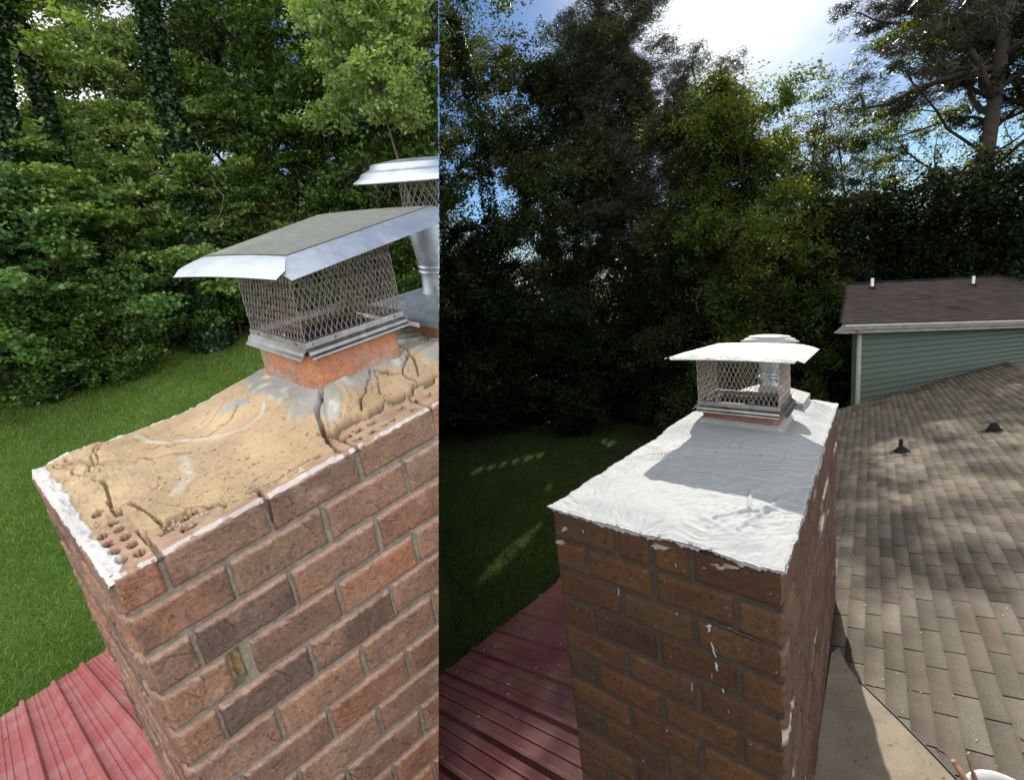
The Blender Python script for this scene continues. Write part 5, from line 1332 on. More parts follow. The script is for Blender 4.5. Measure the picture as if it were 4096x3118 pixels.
# shingle roof beside the chimney
TH = math.radians(14); Xr = FB.X / np.linalg.norm(FB.X); sr = -FB.Y * math.cos(TH) + FB.Z * math.sin(TH); sr = sr - Xr * (sr @ Xr); sr /= np.linalg.norm(sr)
Pr = FB.O - 1.1 * FB.Z; nR = np.cross(Xr, sr); nR = nR if nR[2] > 0 else -nR
def roofab(u, v):
    q = on_plane(u, v, Pr, nR) - Pr; return q @ Xr, q @ sr
rake_a, rake_b = roofab(845, 407); ra2, rb2 = roofab(1005, 362)
print('rake', rake_a, rake_b, ra2, rb2)
tH = thing('shingle_roof', 'tan and brown shingle roof slope right of the white-topped chimney', 'roof', tuple(Pr))
EXP, TAB = 0.071, 0.29
def shingles(Pr, Xr, sr, nR, a0, a1f, b0, b1, seed, inside=None):
    L_ = np.random.default_rng(seed); V, F, C = [], [], []
    nb0 = int(math.floor(b0 / EXP)); nb1 = int(math.ceil(b1 / EXP))
    for k in range(nb0, nb1):
        off = (k % 2) * TAB / 2 + L_.normal(0, 0.012) + (k * 0.013)
        j0 = int(math.floor((a0 - off) / TAB)) - 1; bl, bh = k * EXP, (k + 1) * EXP
        a_end = a1f((bl + bh) / 2)
        j = j0
        while True:
            a = off + j * TAB; b = a + TAB - 0.0065; j += 1
            if b < a0: continue
            if a > a_end - 0.005: break
            a = max(a, a0); b = min(b, a_end)
            if b - a < 0.01: continue
            lift = 0.0055 + L_.uniform(0, 0.0018); th0 = 0.0005
            c = np.array((0.158, 0.140, 0.116)) * L_.uniform(0.74, 1.15) * (1 + L_.normal(0, 0.012, 3))
            if L_.uniform() < 0.10: c = c * np.array((1.0, 0.92, 0.90)) * 0.85
            n = 4; bb = len(V)
            jl = L_.normal(0, 0.0008, 2)
            for i in range(n + 1):
                aa = a + (b - a) * i / n
                V += [Pr + Xr * aa + sr * (bl + jl[0] * (1 - i / n) + jl[1] * i / n) + nR * (lift - 0.006), Pr + Xr * aa + sr * (bl + jl[0] * (1 - i / n) + jl[1] * i / n) + nR * lift, Pr + Xr * aa + sr * (bh + 0.004) + nR * th0]; C += [c] * 3
            for i in range(n):
                q = bb + i * 3; F += [(q, q + 3, q + 4, q + 1), (q + 1, q + 4, q + 5, q + 2)]
            F_ = [(bb, bb + 1, bb + 2, bb + 2), (bb + n * 3, bb + n * 3 + 2, bb + n * 3 + 1, bb + n * 3 + 1)]
    me = mesh_np('shingles', np.array(V), quads=np.array(F)); vcol(me, np.array(C)); return me
slope_rk = (ra2 - rake_a) / (rb2 - rake_b)
M_shing = tinted('shingle_grit', 0.95, 300, 0.6, 0.5, 0.0015, 5.0, spec=0.08)
obj('shingles', shingles(Pr, Xr, sr, nR, -2.6, lambda b: rake_a + slope_rk * (b - rake_b), -0.60, rb2, 77), M_shing, tH)
mb = MB()
def rp(a, b, h=0): return Pr + Xr * a + sr * b + nR * h
ae = lambda b: rake_a + slope_rk * (b - rake_b)
mb.add([rp(-2.6, -0.6, -0.004), rp(ae(-0.6) - .01, -0.6, -0.004), rp(ae(rb2) - .01, rb2, -0.004), rp(-2.6, rb2, -0.004), rp(-2.6, -0.6, -0.06), rp(ae(-0.6) - .01, -0.6, -0.06), rp(ae(rb2) - .01, rb2, -0.06), rp(-2.6, rb2, -0.06)], [(0, 1, 2, 3), (7, 6, 5, 4), (0, 4, 5, 1), (1, 5, 6, 2), (3, 2, 6, 7), (0, 3, 7, 4)])
obj('decking', mb, M_blackrub, tH)
# ridge and the hidden far slope, wall under the eave
mb = MB(); h2 = -nR * 0 
dn = sr.copy(); dn = sr - 2 * (sr @ EZ) * EZ
mb.add([rp(-2.6, rb2, -0.002), rp(ae(rb2), rb2, -0.002), rp(ae(rb2), rb2, -0.002) + dn * 2.5, rp(-2.6, rb2, -0.002) + dn * 2.5], [(0, 1, 2, 3)])
mf = mb.mesh('rear_slope'); vcol(mf, np.tile((0.12, 0.1, 0.085), (4, 1))); obj('rear_slope', mf, M_shing, tH)
mb = MB()
for k in range(38):
    a = -2.6 + k * 0.30
    if a > ae(rb2) - 0.2: break
    mb.box((0, 0, 0), (0.27, 0.07, 0.004)) if False else None
    mb.add([rp(a, rb2 - 0.06, 0.006), rp(a + 0.29, rb2 - 0.06, 0.008), rp(a + 0.29, rb2, 0.016), rp(a, rb2, 0.013), rp(a + 0.29, rb2, 0.016) + dn * 0.06 - EZ * .006, rp(a, rb2, 0.013) + dn * 0.06 - EZ * .006], [(0, 1, 2, 3), (3, 2, 4, 5)])
mf = mb.mesh('ridge_cap'); vcol(mf, np.tile((0.075, 0.065, 0.058), (len(mf.vertices), 1))); obj('ridge_cap', mf, M_shing, tH)
mb = MB(); e0, e1 = rp(-2.6, -0.45, -0.06), rp(ae(-0.45), -0.45, -0.06)
mb.add([e0, e1, np.array([*e1[:2], -0.1]), np.array([*e0[:2], -0.1])], [(0, 1, 2, 3)]); obj('wall_below', mb, M_siding, tH)
# smooth tan roll-roofing saddle with a raised edge next to the chimney
def c8(x, y): return ((3200 + x * .725) / 4, (1900 + y * .725) / 4)
sad = [c8(175, 990), c8(215, 960), c8(265, 1060), c8(340, 1165), c8(430, 1240), c8(650, 1460), c8(860, 1680), (1000, 900), (800, 900), (815, 770)]
sp_ = [roofab(*q) for q in sad]; sp_ = [(a, max(b, 0.002)) for a, b in sp_]
mb = MB(); n_ = len(sp_); mb.add([rp(a, b, 0.009) for a, b in sp_] + [rp(a, b, 0.0) for a, b in sp_], [tuple(range(n_))] + [(k, n_ + k, n_ + (k + 1) % n_, (k + 1) % n_) for k in range(n_)])
obj('flashing_sheet', mb, tinted_flat('tan_roll_roofing', (0.215, 0.185, 0.142)), tH)
pts = [rp(*roofab(*c8(x, y)), 0.011) for x, y in ((330, 1150), (365, 1178), (430, 1243), (520, 1330), (650, 1462), (760, 1575), (865, 1688))]
mb = MB(); mb.tube([p_ for p_ in pts], 0.0035, 6); obj('sheet_edge', mb, M_dark, tH)
# flecks of white sealant dropped on the shingles
L_ = np.random.default_rng(12); mb = MB()
for k in range(260):
    a = L_.uniform(0.4, 3.5); b = abs(L_.normal(0, 0.5)) + 0.02; c_ = rp(a, b, 0.0065); s = L_.uniform(0.0012, 0.0045) * (1.6 if L_.uniform() < 0.08 else 1); w = L_.uniform(0, 6.28)
    u = (Xr * math.cos(w) + sr * math.sin(w)) * s; v = (-Xr * math.sin(w) + sr * math.cos(w)) * s * L_.uniform(0.3, 0.9)
    mb.add([c_ - u - v * .6, c_ - v, c_ + u - v * .3, c_ + u * .6 + v, c_ - u * .7 + v * .8], [(0, 1, 2, 3, 4)])
o = obj('sealant_flecks', mb, M_coat, None); tagp(o, 'white sealant flecks spattered over the shingles near the chimney', 'sealant flecks', kind='stuff')
L_ = np.random.default_rng(21); mb = MB()
for k in range(70):
    a = L_.uniform(0.6, 7.5); b = L_.uniform(0.03, 1.9); c_ = rp(a, b, 0.008); w = L_.uniform(0, 6.28); s = L_.uniform(0.012, 0.04)
    u = (Xr * math.cos(w) + sr * math.sin(w)) * s; v = (-Xr * math.sin(w) + sr * math.cos(w)) * 0.0022
    mb.add([c_ - u - v, c_ + u * 0.2 - v * 1.6, c_ + u, c_ + u * 0.2 + v * 1.6 + nR * .002], [(0, 1, 2, 3)])
o = obj('roof_litter', mb, M_straw, None); tagp(o, 'brown needles and twigs scattered over the tan shingles', 'litter', kind='stuff')
# two plumbing vents on this slope
def vent(a, b, lab, short):
    t = thing('roof_vent', lab, 'roof vent', tuple(rp(a, b, 0.004)), None)
    f = lambda V: np.array([rp(a, b, 0.0) + Xr * v[0] + sr * v[1] + EZ * v[2] for v in np.atleast_2d(V)])
    mb = MB(); mb.add([rp(a - 0.065, b - 0.09, 0.007), rp(a + 0.065, b - 0.09, 0.007), rp(a + 0.065, b + 0.08, 0.007), rp(a - 0.065, b + 0.08, 0.007), rp(a - 0.065, b - 0.09, 0.0), rp(a + 0.065, b - 0.09, 0.0), rp(a + 0.065, b + 0.08, 0.0), rp(a - 0.065, b + 0.08, 0.0)], [(0, 1, 2, 3), (0, 4, 5, 1), (1, 5, 6, 2), (3, 2, 6, 7), (0, 3, 7, 4)]); obj('flange', mb, M_blackrub, t)
    mb = MB(f); r1 = 0.022 if not short else 0.038
    mb.lathe([(0.068, -0.01), (0.062, 0.018), (0.046, 0.036), (r1 + 0.010, 0.050), (r1 + 0.005, 0.056), (r1 * 0.9, 0.056)], (0, 0), 24); obj('rubber_boot', mb.mesh('boot', True), M_blackrub, t)
    mb = MB(f); h = 0.135 if not short else 0.085
    mb.lathe([(r1 * .85, 0.03), (r1 * .85, h), (r1 * 0.68, h), (r1 * 0.68, 0.02)], (0, 0), 24); obj('pipe', mb.mesh('pipe', True), M_blackrub, t)
    return t
va = roofab(969, 453); vb = roofab(989, 432)
va = roofab((3200 + 750 * .5356) / 4, (1000 + 1505 * .5356) / 4); vb = roofab((3200 + 1440 * .5356) / 4, (1000 + 1350 * .5356) / 4)
vent(va[0], va[1], 'black pipe vent with a thin upright stub on the tan shingles', False)
vent(vb[0], vb[1], 'squat black vent collar higher on the sunlit shingles', True)

# the green house beyond
A_ = rp(rake_a, rake_b); B_ = rp(ra2, rb2); hz_ = B_ - A_; hz_[2] = 0; hz_ /= np.linalg.norm(hz_); wnn = np.array([-hz_[1], hz_[0], 0.0])
if wnn[1] < 0: wnn = -wnn
A_ = A_ + wnn * 0.01
def wpt(u, v, off=0.0): return on_plane(u, v, A_ + wnn * off, wnn)
wl = wpt(857, 330); wr = wpt(1024, 329); wdir = hz_
tG = thing('house', 'green lap-sided house with brown shingle roof and white gutter', 'house', tuple(np.array([wl[0], wl[1], 0.0])))
ztop = wpt(857, 327)[2]; ztopR = wpt(1024, 320)[2]; Lw = 9.0
def wp(s, z, off=0.0): return np.array([*(wl + wdir * s - wnn * off)[:2], z])
slope_g = (ztopR - ztop) / np.linalg.norm((wr - wl)[:2]); print('gutter slope', slope_g, 'ztop', ztop)
# lap siding boards
mb = MB(); bh = 0.098; z = ztop + 0.1; 
while z > -0.1:
    zb2 = z - bh; zz = lambda s, q: q + slope_g * s * max(0, (q - 2.5)) / max(0.1, ztop - 2.5)
    V = [wp(0, zz(0, z), 0.003), wp(Lw, zz(Lw, z), 0.003), wp(Lw, zz(Lw, zb2) + .006, 0.030), wp(0, zz(0, zb2) + .006, 0.030), wp(0, zz(0, zb2) + .006, 0.0), wp(Lw, zz(Lw, zb2) + .006, 0.0)]
    mb.add([wp(0, zz(0, zb2) + .007, 0.001), wp(Lw, zz(Lw, zb2) + .007, 0.001), wp(Lw, zz(Lw, zb2) - .001, 0.001), wp(0, zz(0, zb2) - .001, 0.001)], [(0, 1, 2, 3)])
    mb.add(V, [(0, 1, 2, 3), (3, 2, 5, 4)]); z = zb2
for s0_ in (0.0,):
    mb.add([wp(0, -0.1, 0.0), wp(0, ztop + .1, 0.0), wp(8.3, ztop + .1, -6), wp(8.3, -0.1, -6)], [(0, 1, 2, 3)])
obj('siding_wall', mb, M_siding, tG)
mb = MB(); 
mb.add([wp(-0.02, -0.1, 0.018), wp(0.05, -0.1, 0.018), wp(0.05, ztop, 0.018), wp(-0.02, ztop, 0.018), wp(-0.02, -0.1, -0.06), wp(-0.02, ztop, -0.06)], [(0, 1, 2, 3), (0, 3, 5, 4)]); obj('corner_board', mb, M_siding, tG)
# gutter (K profile) and fascia
gl = wpt(842, 324.5, -0.16); gr_ = wpt(1024, 319.5, -0.16); gdir = (gr_ - gl) / np.linalg.norm(gr_ - gl)
gprof = [(0.0, 0.0), (0.06, 0.0), (0.075, -0.02), (0.06, -0.055), (0.05, -0.08), (0.0, -0.08), (-0.003, -0.08), (-0.003, 0.0)]
mb = MB(); V = []
for L2 in (0, 10.0):
    for o2, z2 in gprof: V.append(gl + gdir * L2 - wnn * o2 + EZ * z2)
m_ = len(gprof); mb.add(V, [(i, (i + 1) % m_, m_ + (i + 1) % m_, m_ + i) for i in range(m_)] + [tuple(range(m_)), tuple(m_ + i for i in range(m_))[::-1]])
M_gut = simple('gutter_paint', (0.26, 0.25, 0.22), 0.5, 0, 0.2, 6)
obj('gutter', mb, M_gut, tG)
mb = MB(); s_ = gl + wnn * 0.0; V = []
for L2 in (0.02, 10.0):
    V += [gl + gdir * L2 + wnn * 0.004 - EZ * 0.005, gl + gdir * L2 + wnn * 0.004 - EZ * 0.14, gl + gdir * L2 + wnn * 0.17 - EZ * 0.145]
mb.add(V, [(0, 3, 4, 1), (1, 4, 5, 2), (0, 1, 2)]); obj('soffit', mb, M_gut, tG)
# downspout
d0 = wpt(862, 334, -0.05); d1 = wpt(852.5, 408, -0.02); top_ = gl + gdir * 0.30 - wnn * 0.03 - EZ * 0.08
mb = MB(); wv = wdir * 0.032; 
path = [top_, top_ - EZ * 0.03, np.array([*wp(0.015, 0)[:2], ztop - 0.13]) - wnn * 0.045, np.array([*wp(0.015, 0)[:2], d1[2] - 0.02]) - wnn * 0.045]
V = []
for q in path: V += [q - wv, q + wv, q + wv + wnn * 0.04, q - wv + wnn * 0.04]
F = []
for k in range(3):
    for i in range(4): F.append((k * 4 + i, k * 4 + (i + 1) % 4, k * 4 + 4 + (i + 1) % 4, k * 4 + 4 + i))
F.append((0, 1, 2, 3)); F.append((12, 15, 14, 13)); mb.add(V, F); obj('downspout', mb, M_gut, tG)
# house roof: from the gutter up and back
rt = math.radians(19)
rgd = wnn * math.cos(rt) + EZ * math.sin(rt); rgn = np.cross(gdir, rgd); rgn = rgn if rgn[2] > 0 else -rgn
g0 = gl + EZ * 0.012 - wnn * 0.01
q1 = on_plane(849, 283, g0, rgn); q2 = on_plane(1024, 270.5, g0, rgn)
v1 = q1 - g0; v2 = q2 - g0; print('house roof', v1 @ gdir, v1 @ rgd, v2 @ gdir, v2 @ rgd)
HB2 = v1 @ rgd; rk = (v1 @ gdir) / HB2; slope_top = (v2 @ rgd - v1 @ rgd) / ((v2 - v1) @ gdir)
V, F, C = [], [], []; L_ = np.random.default_rng(99); ex2 = 0.075; nrow = int(abs(HB2) / ex2) + 1
for k in range(nrow + 14):
    b0_, b1_ = k * ex2, (k + 1) * ex2; a = rk * b0_ + (0.0); off = (k % 2) * 0.14
    j = 0; a = rk * b0_
    while a < 10:
        b_ = a + (0.28 if j else 0.28 - off * 0.5); 
        tz = HB2 + slope_top * (a - v1 @ gdir)
        if b1_ <= tz + 0.02:
            c = np.array((0.062, 0.052, 0.048)) * L_.uniform(0.8, 1.15)
            bb = len(V); P4 = [g0 + gdir * a + rgd * b0_ + rgn * 0.008, g0 + gdir * (b_ - 0.004) + rgd * b0_ + rgn * 0.008, g0 + gdir * (b_ - 0.004) + rgd * (b1_ + 0.004) + rgn * 0.002, g0 + gdir * a + rgd * (b1_ + 0.004) + rgn * 0.002]
            P4 += [P4[0] - rgn * 0.009, P4[1] - rgn * 0.009]; V += P4; C += [c] * 6; F += [(bb, bb + 1, bb + 2, bb + 3), (bb + 4, bb + 5, bb + 1, bb)]
        a = b_; j += 1
me = mesh_np('roof', np.array(V), quads=np.array(F)); vcol(me, np.array(C)); hr = obj('roof', me, M_shing, tG)
mb = MB(); te = lambda a: HB2 + slope_top * (a - v1 @ gdir) + 0.01
def hp(a, b, h=0): return g0 + gdir * a + rgd * b + rgn * h
mb.add([hp(0.01, 0, -0.001), hp(10, 0, -0.001), hp(10, te(10), -0.001), hp(v1 @ gdir, te(v1 @ gdir), -0.001), hp(0.01, 0, -0.05), hp(10, 0, -0.05), hp(10, te(10), -0.05), hp(v1 @ gdir, te(v1 @ gdir), -0.05)], [(0, 1, 2, 3), (7, 6, 5, 4), (0, 4, 5, 1), (3, 2, 6, 7), (0, 3, 7, 4)])
obj('roof_deck', mb, M_blackrub, tG)
mb = MB(); dn2 = np.array([0.68, 0.73, -0.32])
mb.add([hp(v1 @ gdir, te(v1 @ gdir), .0), hp(10, te(10), .0), hp(10, te(10), .0) + dn2 * 3, hp(v1 @ gdir, te(v1 @ gdir), .0) + dn2 * 3], [(0, 1, 2, 3)]); mf = mb.mesh('rear_slope'); vcol(mf, np.tile((0.09, 0.08, 0.07), (4, 1))); obj('rear_slope', mf, M_shing, tG)
mb = MB(); pts = [hp(a, te(a), 0.012) for a in np.linspace(v1 @ gdir + 0.02, 9.8, 20)]; mb.tube(pts, 0.022, 6); obj('ridge_cap', mb, M_blackrub, tG)
for (u, v, s) in (((3200 + 538 * .5356) / 4, (1000 + 290 * .5356) / 4, 1), ((3200 + 1292 * .5356) / 4, (1000 + 268 * .5356) / 4, 1.0)):
    q = on_plane(u, v, g0, rgn); mb = MB(); mb.tube([q - EZ * 0.01, q + EZ * 0.20 * s], 0.026, 10); vp_ = obj('vent_pipe', mb, M_white, hr)
    mb = MB(); mb.tube([q - EZ * 0.01, q + EZ * 0.03, q + EZ * 0.05], [0.07, 0.055, 0.03], 12); obj('vent_boot', mb, M_blackrub, hr)
def straw(q, n_, n, spread, seed, lab, flatn):
    L_ = np.random.default_rng(seed); mb = MB(); u = np.cross(n_, EY); u /= np.linalg.norm(u); v = np.cross(n_, u)
    for k in range(n):
        c_ = q + u * L_.normal(0, spread) + v * L_.normal(0, spread * 0.4) + n_ * (0.008 + abs(L_.normal(0, flatn))); d = u * L_.normal() + v * L_.normal() + n_ * L_.normal() * 0.25; d = d / np.linalg.norm(d) * L_.uniform(0.04, 0.09)
        mb.add([c_ - d, c_ - d + n_ * 0.004, c_ + d + n_ * 0.004, c_ + d], [(0, 1, 2, 3)])
    o = obj('pine_straw', mb, M_straw); tagp(o, lab, 'pine straw', kind='stuff')
def c7(x, y): return ((3200 + x * .5356) / 4, (1000 + y * .5356) / 4)
straw(on_plane(*c7(1180, 440), g0, rgn), rgn, 130, 0.10, 1, 'clump of brown pine straw on the green house roof above its gutter', 0.02)
straw(on_plane(*c7(945, 350), g0, rgn), rgn, 70, 0.10, 2, 'thin scatter of pine straw higher on the green house roof', 0.005)
straw(on_plane(*c7(885, 1050), Pr, nR), nR, 120, 0.12, 3, 'brown pine straw on the tan shingles along the green wall', 0.006)
straw(on_plane(*c7(600, 1150), Pr, nR), nR, 60, 0.12, 4, 'thin pine straw on the tan shingles near the downspout', 0.004)

# bucket of tools at the lower right
bc = on_plane(1003, 800, Pr, nR); BK = np.array([bc[0], bc[1], bc[2]])
def bucket_at():
    # rim centre chosen on the view of the corner of the picture
    c_ = on_plane(996, 793, Pr, nR); return c_
bk0 = on_plane(1012, 845, Pr, nR)
Rb = 0.085
rimc = CAM + ray(1003, 798) * 0.0
# place the rim circle centre at a point 0.22 above the roof on the ray through the corner
tt_ = None
rr_ = ray(1008, 801)
for tt in np.linspace(0.3, 3, 2701):
    q = CAM + rr_ * tt
    if (q - Pr) @ nR < 0.20: tt_ = tt; break
rimc = CAM + rr_ * tt_; print('bucket rim', rimc, 'dist', tt_)
px_m = 480 / tt_; Rb = 31 / px_m; print('Rb', Rb)
tK = thing('bucket', 'white plastic bucket holding tools at the corner of the shingle roof', 'bucket', tuple(rimc - EZ * 0.2))
bf = lambda V: rimc + np.atleast_2d(V)
mb = MB(bf); mb.lathe([(Rb * 0.80, -0.21), (Rb * 0.97, -0.02), (Rb * 1.0, -0.02), (Rb * 1.04, -0.015), (Rb * 1.04, 0.0), (Rb * 0.98, 0.002), (Rb * 0.95, -0.004), (Rb * 0.78, -0.2), (0.0001, -0.2)], (0, 0), 48)
obj('pail', mb.mesh('pail', True), simple('bucket_plastic', (0.62, 0.62, 0.58), 0.4, 0, 0.12, 25), tK)
mb = MB(bf); mb.tube([(Rb * 1.05 * math.cos(a), Rb * 1.05 * math.sin(a), -0.03 - 0.05 * abs(math.sin(a))) for a in np.linspace(0, math.pi, 14)], 0.002, 5); obj('wire_handle', mb, M_band, tK)
mb = MB(bf); mb.tube([(-Rb * .95, Rb * 0.95, 0.055), (-Rb * .72, Rb * 0.60, 0.005), (-Rb * .45, Rb * .2, -0.12)], [0.006, 0.009, 0.011], 8)
o = obj('trowel_handle', mb, simple('old_wood', (0.25, 0.14, 0.07), 0.8, 0, 0.4, 60)); tagp(o, 'worn wooden handle leaning over the left rim of the bucket', 'tool handle')
mb = MB(bf); mb.tube([(-Rb * .30, Rb * 1.15, 0.05), (-Rb * .25, Rb * .8, -0.01), (-Rb * .1, Rb * .4, -0.15)], [0.002, 0.006, 0.010], 8)
o = obj('brush_handle', mb, simple('brown_wood', (0.16, 0.08, 0.05), 0.8, 0, 0.4, 60)); tagp(o, 'dark pointed stick standing against the back rim of the bucket', 'stick')
tB2 = thing('water_bottle', 'clear plastic bottle with blue label lying in the bucket', 'bottle', tuple(rimc))
mb = MB(bf)
ax = np.array([0.1, -0.75, -0.3]); ax /= np.linalg.norm(ax)
pts = [np.array([Rb * .25, Rb * .62, -0.01]) + ax * s for s in (0, 0.012, 0.02, 0.05, 0.06, 0.12)]
mb.tube([tuple(q) for q in pts], [0.02, 0.028, 0.03, 0.03, 0.029, 0.03], 16); mbo = obj('bottle_body', mb, simple('clear_plastic', (0.45, 0.5, 0.52), 0.15, 0, 0.3, 60), tB2)
mb = MB(bf); pts = [np.array([Rb * .25, Rb * .62, -0.01]) + ax * s for s in (0.03, 0.06)]; mb.tube([tuple(q) for q in pts], [0.0308, 0.0308], 16); obj('blue_label', mb, simple('blue_label', (0.01, 0.06, 0.42), 0.35), tB2)
mb = MB(bf); V = []
L_ = np.random.default_rng(3)
for k in range(14):
    a = 2 * math.pi * k / 14; V.append((-Rb * .15 + Rb * .38 * math.cos(a) * L_.uniform(.85, 1.1), Rb * .2 + Rb * .5 * math.sin(a), -0.012 + 0.004 * math.sin(3 * a)))
mb.add(V + [(v[0], v[1], -0.06) for v in V], [tuple(range(14))] + [(k, 14 + k, 14 + (k + 1) % 14, (k + 1) % 14) for k in range(14)])
o = obj('rag', mb, M_white); tagp(o, 'crumpled white rag heaped inside the bucket', 'rag')

# ------------------------------------------------------------------ after-yard trees
# three openings in the canopy, where beams of sun come down to the lawn
def ground_at(u, v):
    r = ray(u, v); return CAM + r * (-CAM[2] / r[2])
BEAMS = [(ground_at(482 + 56 * k / 6, 579 - 51 * k / 6), 0.10 + 0.22 * math.sin(math.pi * (k + 0.6) / 7.2)) for k in range(7)]
BEAMS += [(ground_at(478 + 62 * k / 5, 471 - 15 * k / 5), 0.26) for k in range(6)] + [(ground_at(549, 487), 0.22), (ground_at(611, 443), 0.3), (ground_at(604, 441), 0.25)]
def open_canopy(co):
    c = co.mean(axis=1); keep = np.ones(len(c), bool); j = 1 + 0.5 * vn(c[:, 0] * 3.1, c[:, 1] * 3.1, c[:, 2] * 3.1, 66); rnd = np.random.default_rng(8).uniform(0, 1, len(c))
    for P, r in BEAMS:
        q = c - P; t_ = q @ SUN; d = np.linalg.norm(q - t_[:, None] * SUN, axis=1); keep &= ~(d < r * j * (0.45 + 0.95 * rnd))
    return co[keep]
Q_oak = proto(111, 19, 5.0, 'oak', 80000, 0.12, base=0.20, trunk_r=0.36, nlimb=22, clump=1.25, flat=0.5, ivy=9000)
Q_pine = proto(121, 17, 2.3, 'column', 130000, 0.12, base=0.34, trunk_r=0.20, nlimb=40, clump=0.75, flat=0.75, needle=True)
Q_pine2 = proto(122, 18, 3.6, 'oak', 110000, 0.12, base=0.44, trunk_r=0.24, nlimb=30, clump=0.75, flat=0.5, needle=True)
Q_col = proto(131, 13, 2.2, 'column', 125000, 0.105, base=0.10, trunk_r=0.18, nlimb=28, clump=0.95, flat=0.8, ivy=12000)
Q_bare = proto(141, 12.5, 1.7, 'oak', 3500, 0.09, base=0.35, trunk_r=0.13, nlimb=30, clump=0.6, flat=0.8)
Q_open = proto(151, 17, 3.4, 'oak', 80000, 0.10, base=0.14, trunk_r=0.20, nlimb=26, clump=0.85, flat=0.6, ivy=5000)
Q_und = proto(161, 6.5, 2.2, 'shrub', 80000, 0.10, base=0.03, trunk_r=0.08, nlimb=22, clump=0.75, flat=0.6)
def onB(u, d):
    r = hdir(u, 300); p = CAM + r * d; return float(p[0]), float(p[1]), 0.0
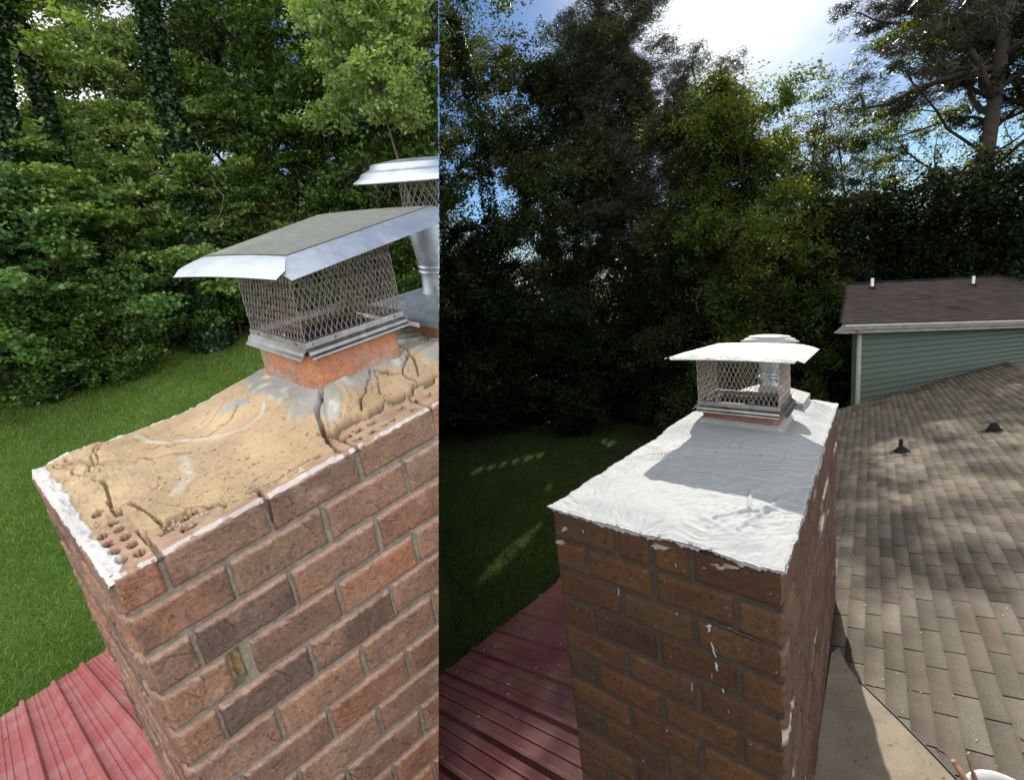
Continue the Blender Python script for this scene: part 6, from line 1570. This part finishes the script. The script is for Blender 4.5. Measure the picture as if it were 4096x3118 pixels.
TB = [
 (503, 19.0, Q_oak, LB_mid, 0.4, 1.02, 'broadleaf_tree', 'tall spreading tree with dark forking limbs left of the sun', False),
 (455, 21.0, Q_open, LB_mid, 1.7, 1.02, 'broadleaf_tree', 'loose-leaved tall tree against sky at the left of the sunlit picture', False),
 (436, 23.0, Q_oak, LB_mid, 2.4, 0.9, 'broadleaf_tree', 'leafy tree filling the far left of the sunlit wood', False),
 (590, 20.0, Q_pine, LB_pine, 0.9, 1.0, 'pine_tree', 'tallest pine left of the sun, next to the spreading tree', False),
 (632, 21.0, Q_pine, LB_pine, 2.6, 0.93, 'pine_tree', 'second pine of the row descending from the sun', False),
 (668, 21.5, Q_pine, LB_pine, 4.0, 0.84, 'pine_tree', 'third pine of the row, right under the sun glow', False),
 (702, 21.0, Q_pine, LB_pine, 5.1, 0.72, 'pine_tree', 'shortest pine at the lower end of the row', False),
 (560, 22.0, Q_col, LB_mid, 3.3, 1.1, 'ivy_clad_tree', 'dense vine-covered tree between the spreading tree and the pines', False),
 (655, 22.5, Q_col, LB_dark, 0.2, 0.80, 'ivy_clad_tree', 'dark vine-draped column in front of the pines', False),
 (737, 15.2, Q_col, LB_mid, 1.2, 0.80, 'ivy_clad_tree', 'leafy column left of the yellow green crown', False),
 (772, 15.0, Q_col, LB_light, 2.2, 0.765, 'ivy_clad_tree', 'yellow green topped tree left of the bare tree', False),
 (806, 15.6, Q_open, LB_mid, 4.2, 0.535, 'broadleaf_tree', 'loose small-leaved tree between the yellow green top and the bare tree', False),
 (430, 20.5, Q_col, LB_mid, 0.9, 1.25, 'ivy_clad_tree', 'vine-covered tree at the very left edge of the sunlit wood', False),
 (702, 16.5, Q_col, LB_dark, 5.0, 0.74, 'ivy_clad_tree', 'dark vine-covered tree just left of the leafy column', False),
 (800, 16.8, Q_col, LB_mid, 3.0, 0.62, 'ivy_clad_tree', 'short vine-covered tree in front of the bare tree', False),
 (828, 20.5, Q_bare, LB_mid, 0.6, 0.80, 'bare_tree', 'fine-twigged nearly bare tree in the gap of sky', False),
 (866, 19.5, Q_open, LB_light, 0.5, 0.52, 'broadleaf_tree', 'airy yellow green tree right of the bare tree', False),
 (915, 19.0, Q_open, LB_light, 2.9, 0.80, 'broadleaf_tree', 'bright-edged tree leaning beside the tall right pine', False),
 (957, 18.5, Q_pine2, LB_pine, 1.3, 1.02, 'pine_tree', 'tall open pine with a thick trunk behind the green house', False),
 (1018, 20.0, Q_pine2, LB_pine, 3.9, 1.0, 'pine_tree', 'dark pine cut by the right edge behind the green house', False),
 (1060, 21.0, Q_open, LB_dark, 1.0, 0.85, 'broadleaf_tree', 'dark tree whose limbs enter at the right edge', False),
]
for (u, d, pr, lm_, rot, sc, nm, lab, _) in TB:
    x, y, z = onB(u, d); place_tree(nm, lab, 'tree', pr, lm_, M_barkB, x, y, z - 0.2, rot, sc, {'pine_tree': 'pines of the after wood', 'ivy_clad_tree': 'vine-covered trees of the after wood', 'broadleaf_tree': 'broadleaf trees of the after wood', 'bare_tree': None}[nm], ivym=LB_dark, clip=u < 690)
UB = [(446, 18.6, 1.25, LB_dark), (490, 18.4, 1.0, LB_mid), (530, 17.6, 0.85, LB_dark), (570, 17.4, 0.75, LB_dark), (612, 17.8, 0.8, LB_dark), (655, 17.2, 0.75, LB_dark), (700, 17.4, 0.9, LB_dark), (745, 16.6, 0.9, LB_dark), (790, 17.4, 0.95, LB_dark), (835, 16.6, 0.85, LB_dark), (880, 17.0, 1.02, LB_mid), (930, 18.0, 1.05, LB_dark), (985, 18.0, 1.05, LB_dark), (1035, 18.5, 1.1, LB_dark)]
UL = ['dark undergrowth tree at the left edge of the shaded lawn', 'leafy undergrowth tree under the spreading tree', 'low dark shrub right of the spreading trunk', 'dark shrub in the deepest shade behind the lawn', 'dark shrub below the tallest pine', 'dark shrub left of the sunlit chimney hood', 'dark shrub behind the stepped round cap', 'dark shrub right of the round cap', 'dark shrub beneath the yellow green tree', 'dark shrub left of the green house corner', 'leafy shrub rising over the left of the green house roof', 'dark glossy shrub over the middle of the green house roof', 'dark glossy shrub over the right of the green house roof', 'dark shrub cut by the right edge above the house roof']
for k, ((u, d, sc, lm_), lab) in enumerate(zip(UB, UL)):
    x, y, z = onB(u, d); place_tree('undergrowth_shrub', lab, 'shrub', Q_und, lm_, M_barkB, x, y, z - 0.2, k * 1.3, sc, 'dark undergrowth behind the after yard', clip=u < 670, crown='foliage')
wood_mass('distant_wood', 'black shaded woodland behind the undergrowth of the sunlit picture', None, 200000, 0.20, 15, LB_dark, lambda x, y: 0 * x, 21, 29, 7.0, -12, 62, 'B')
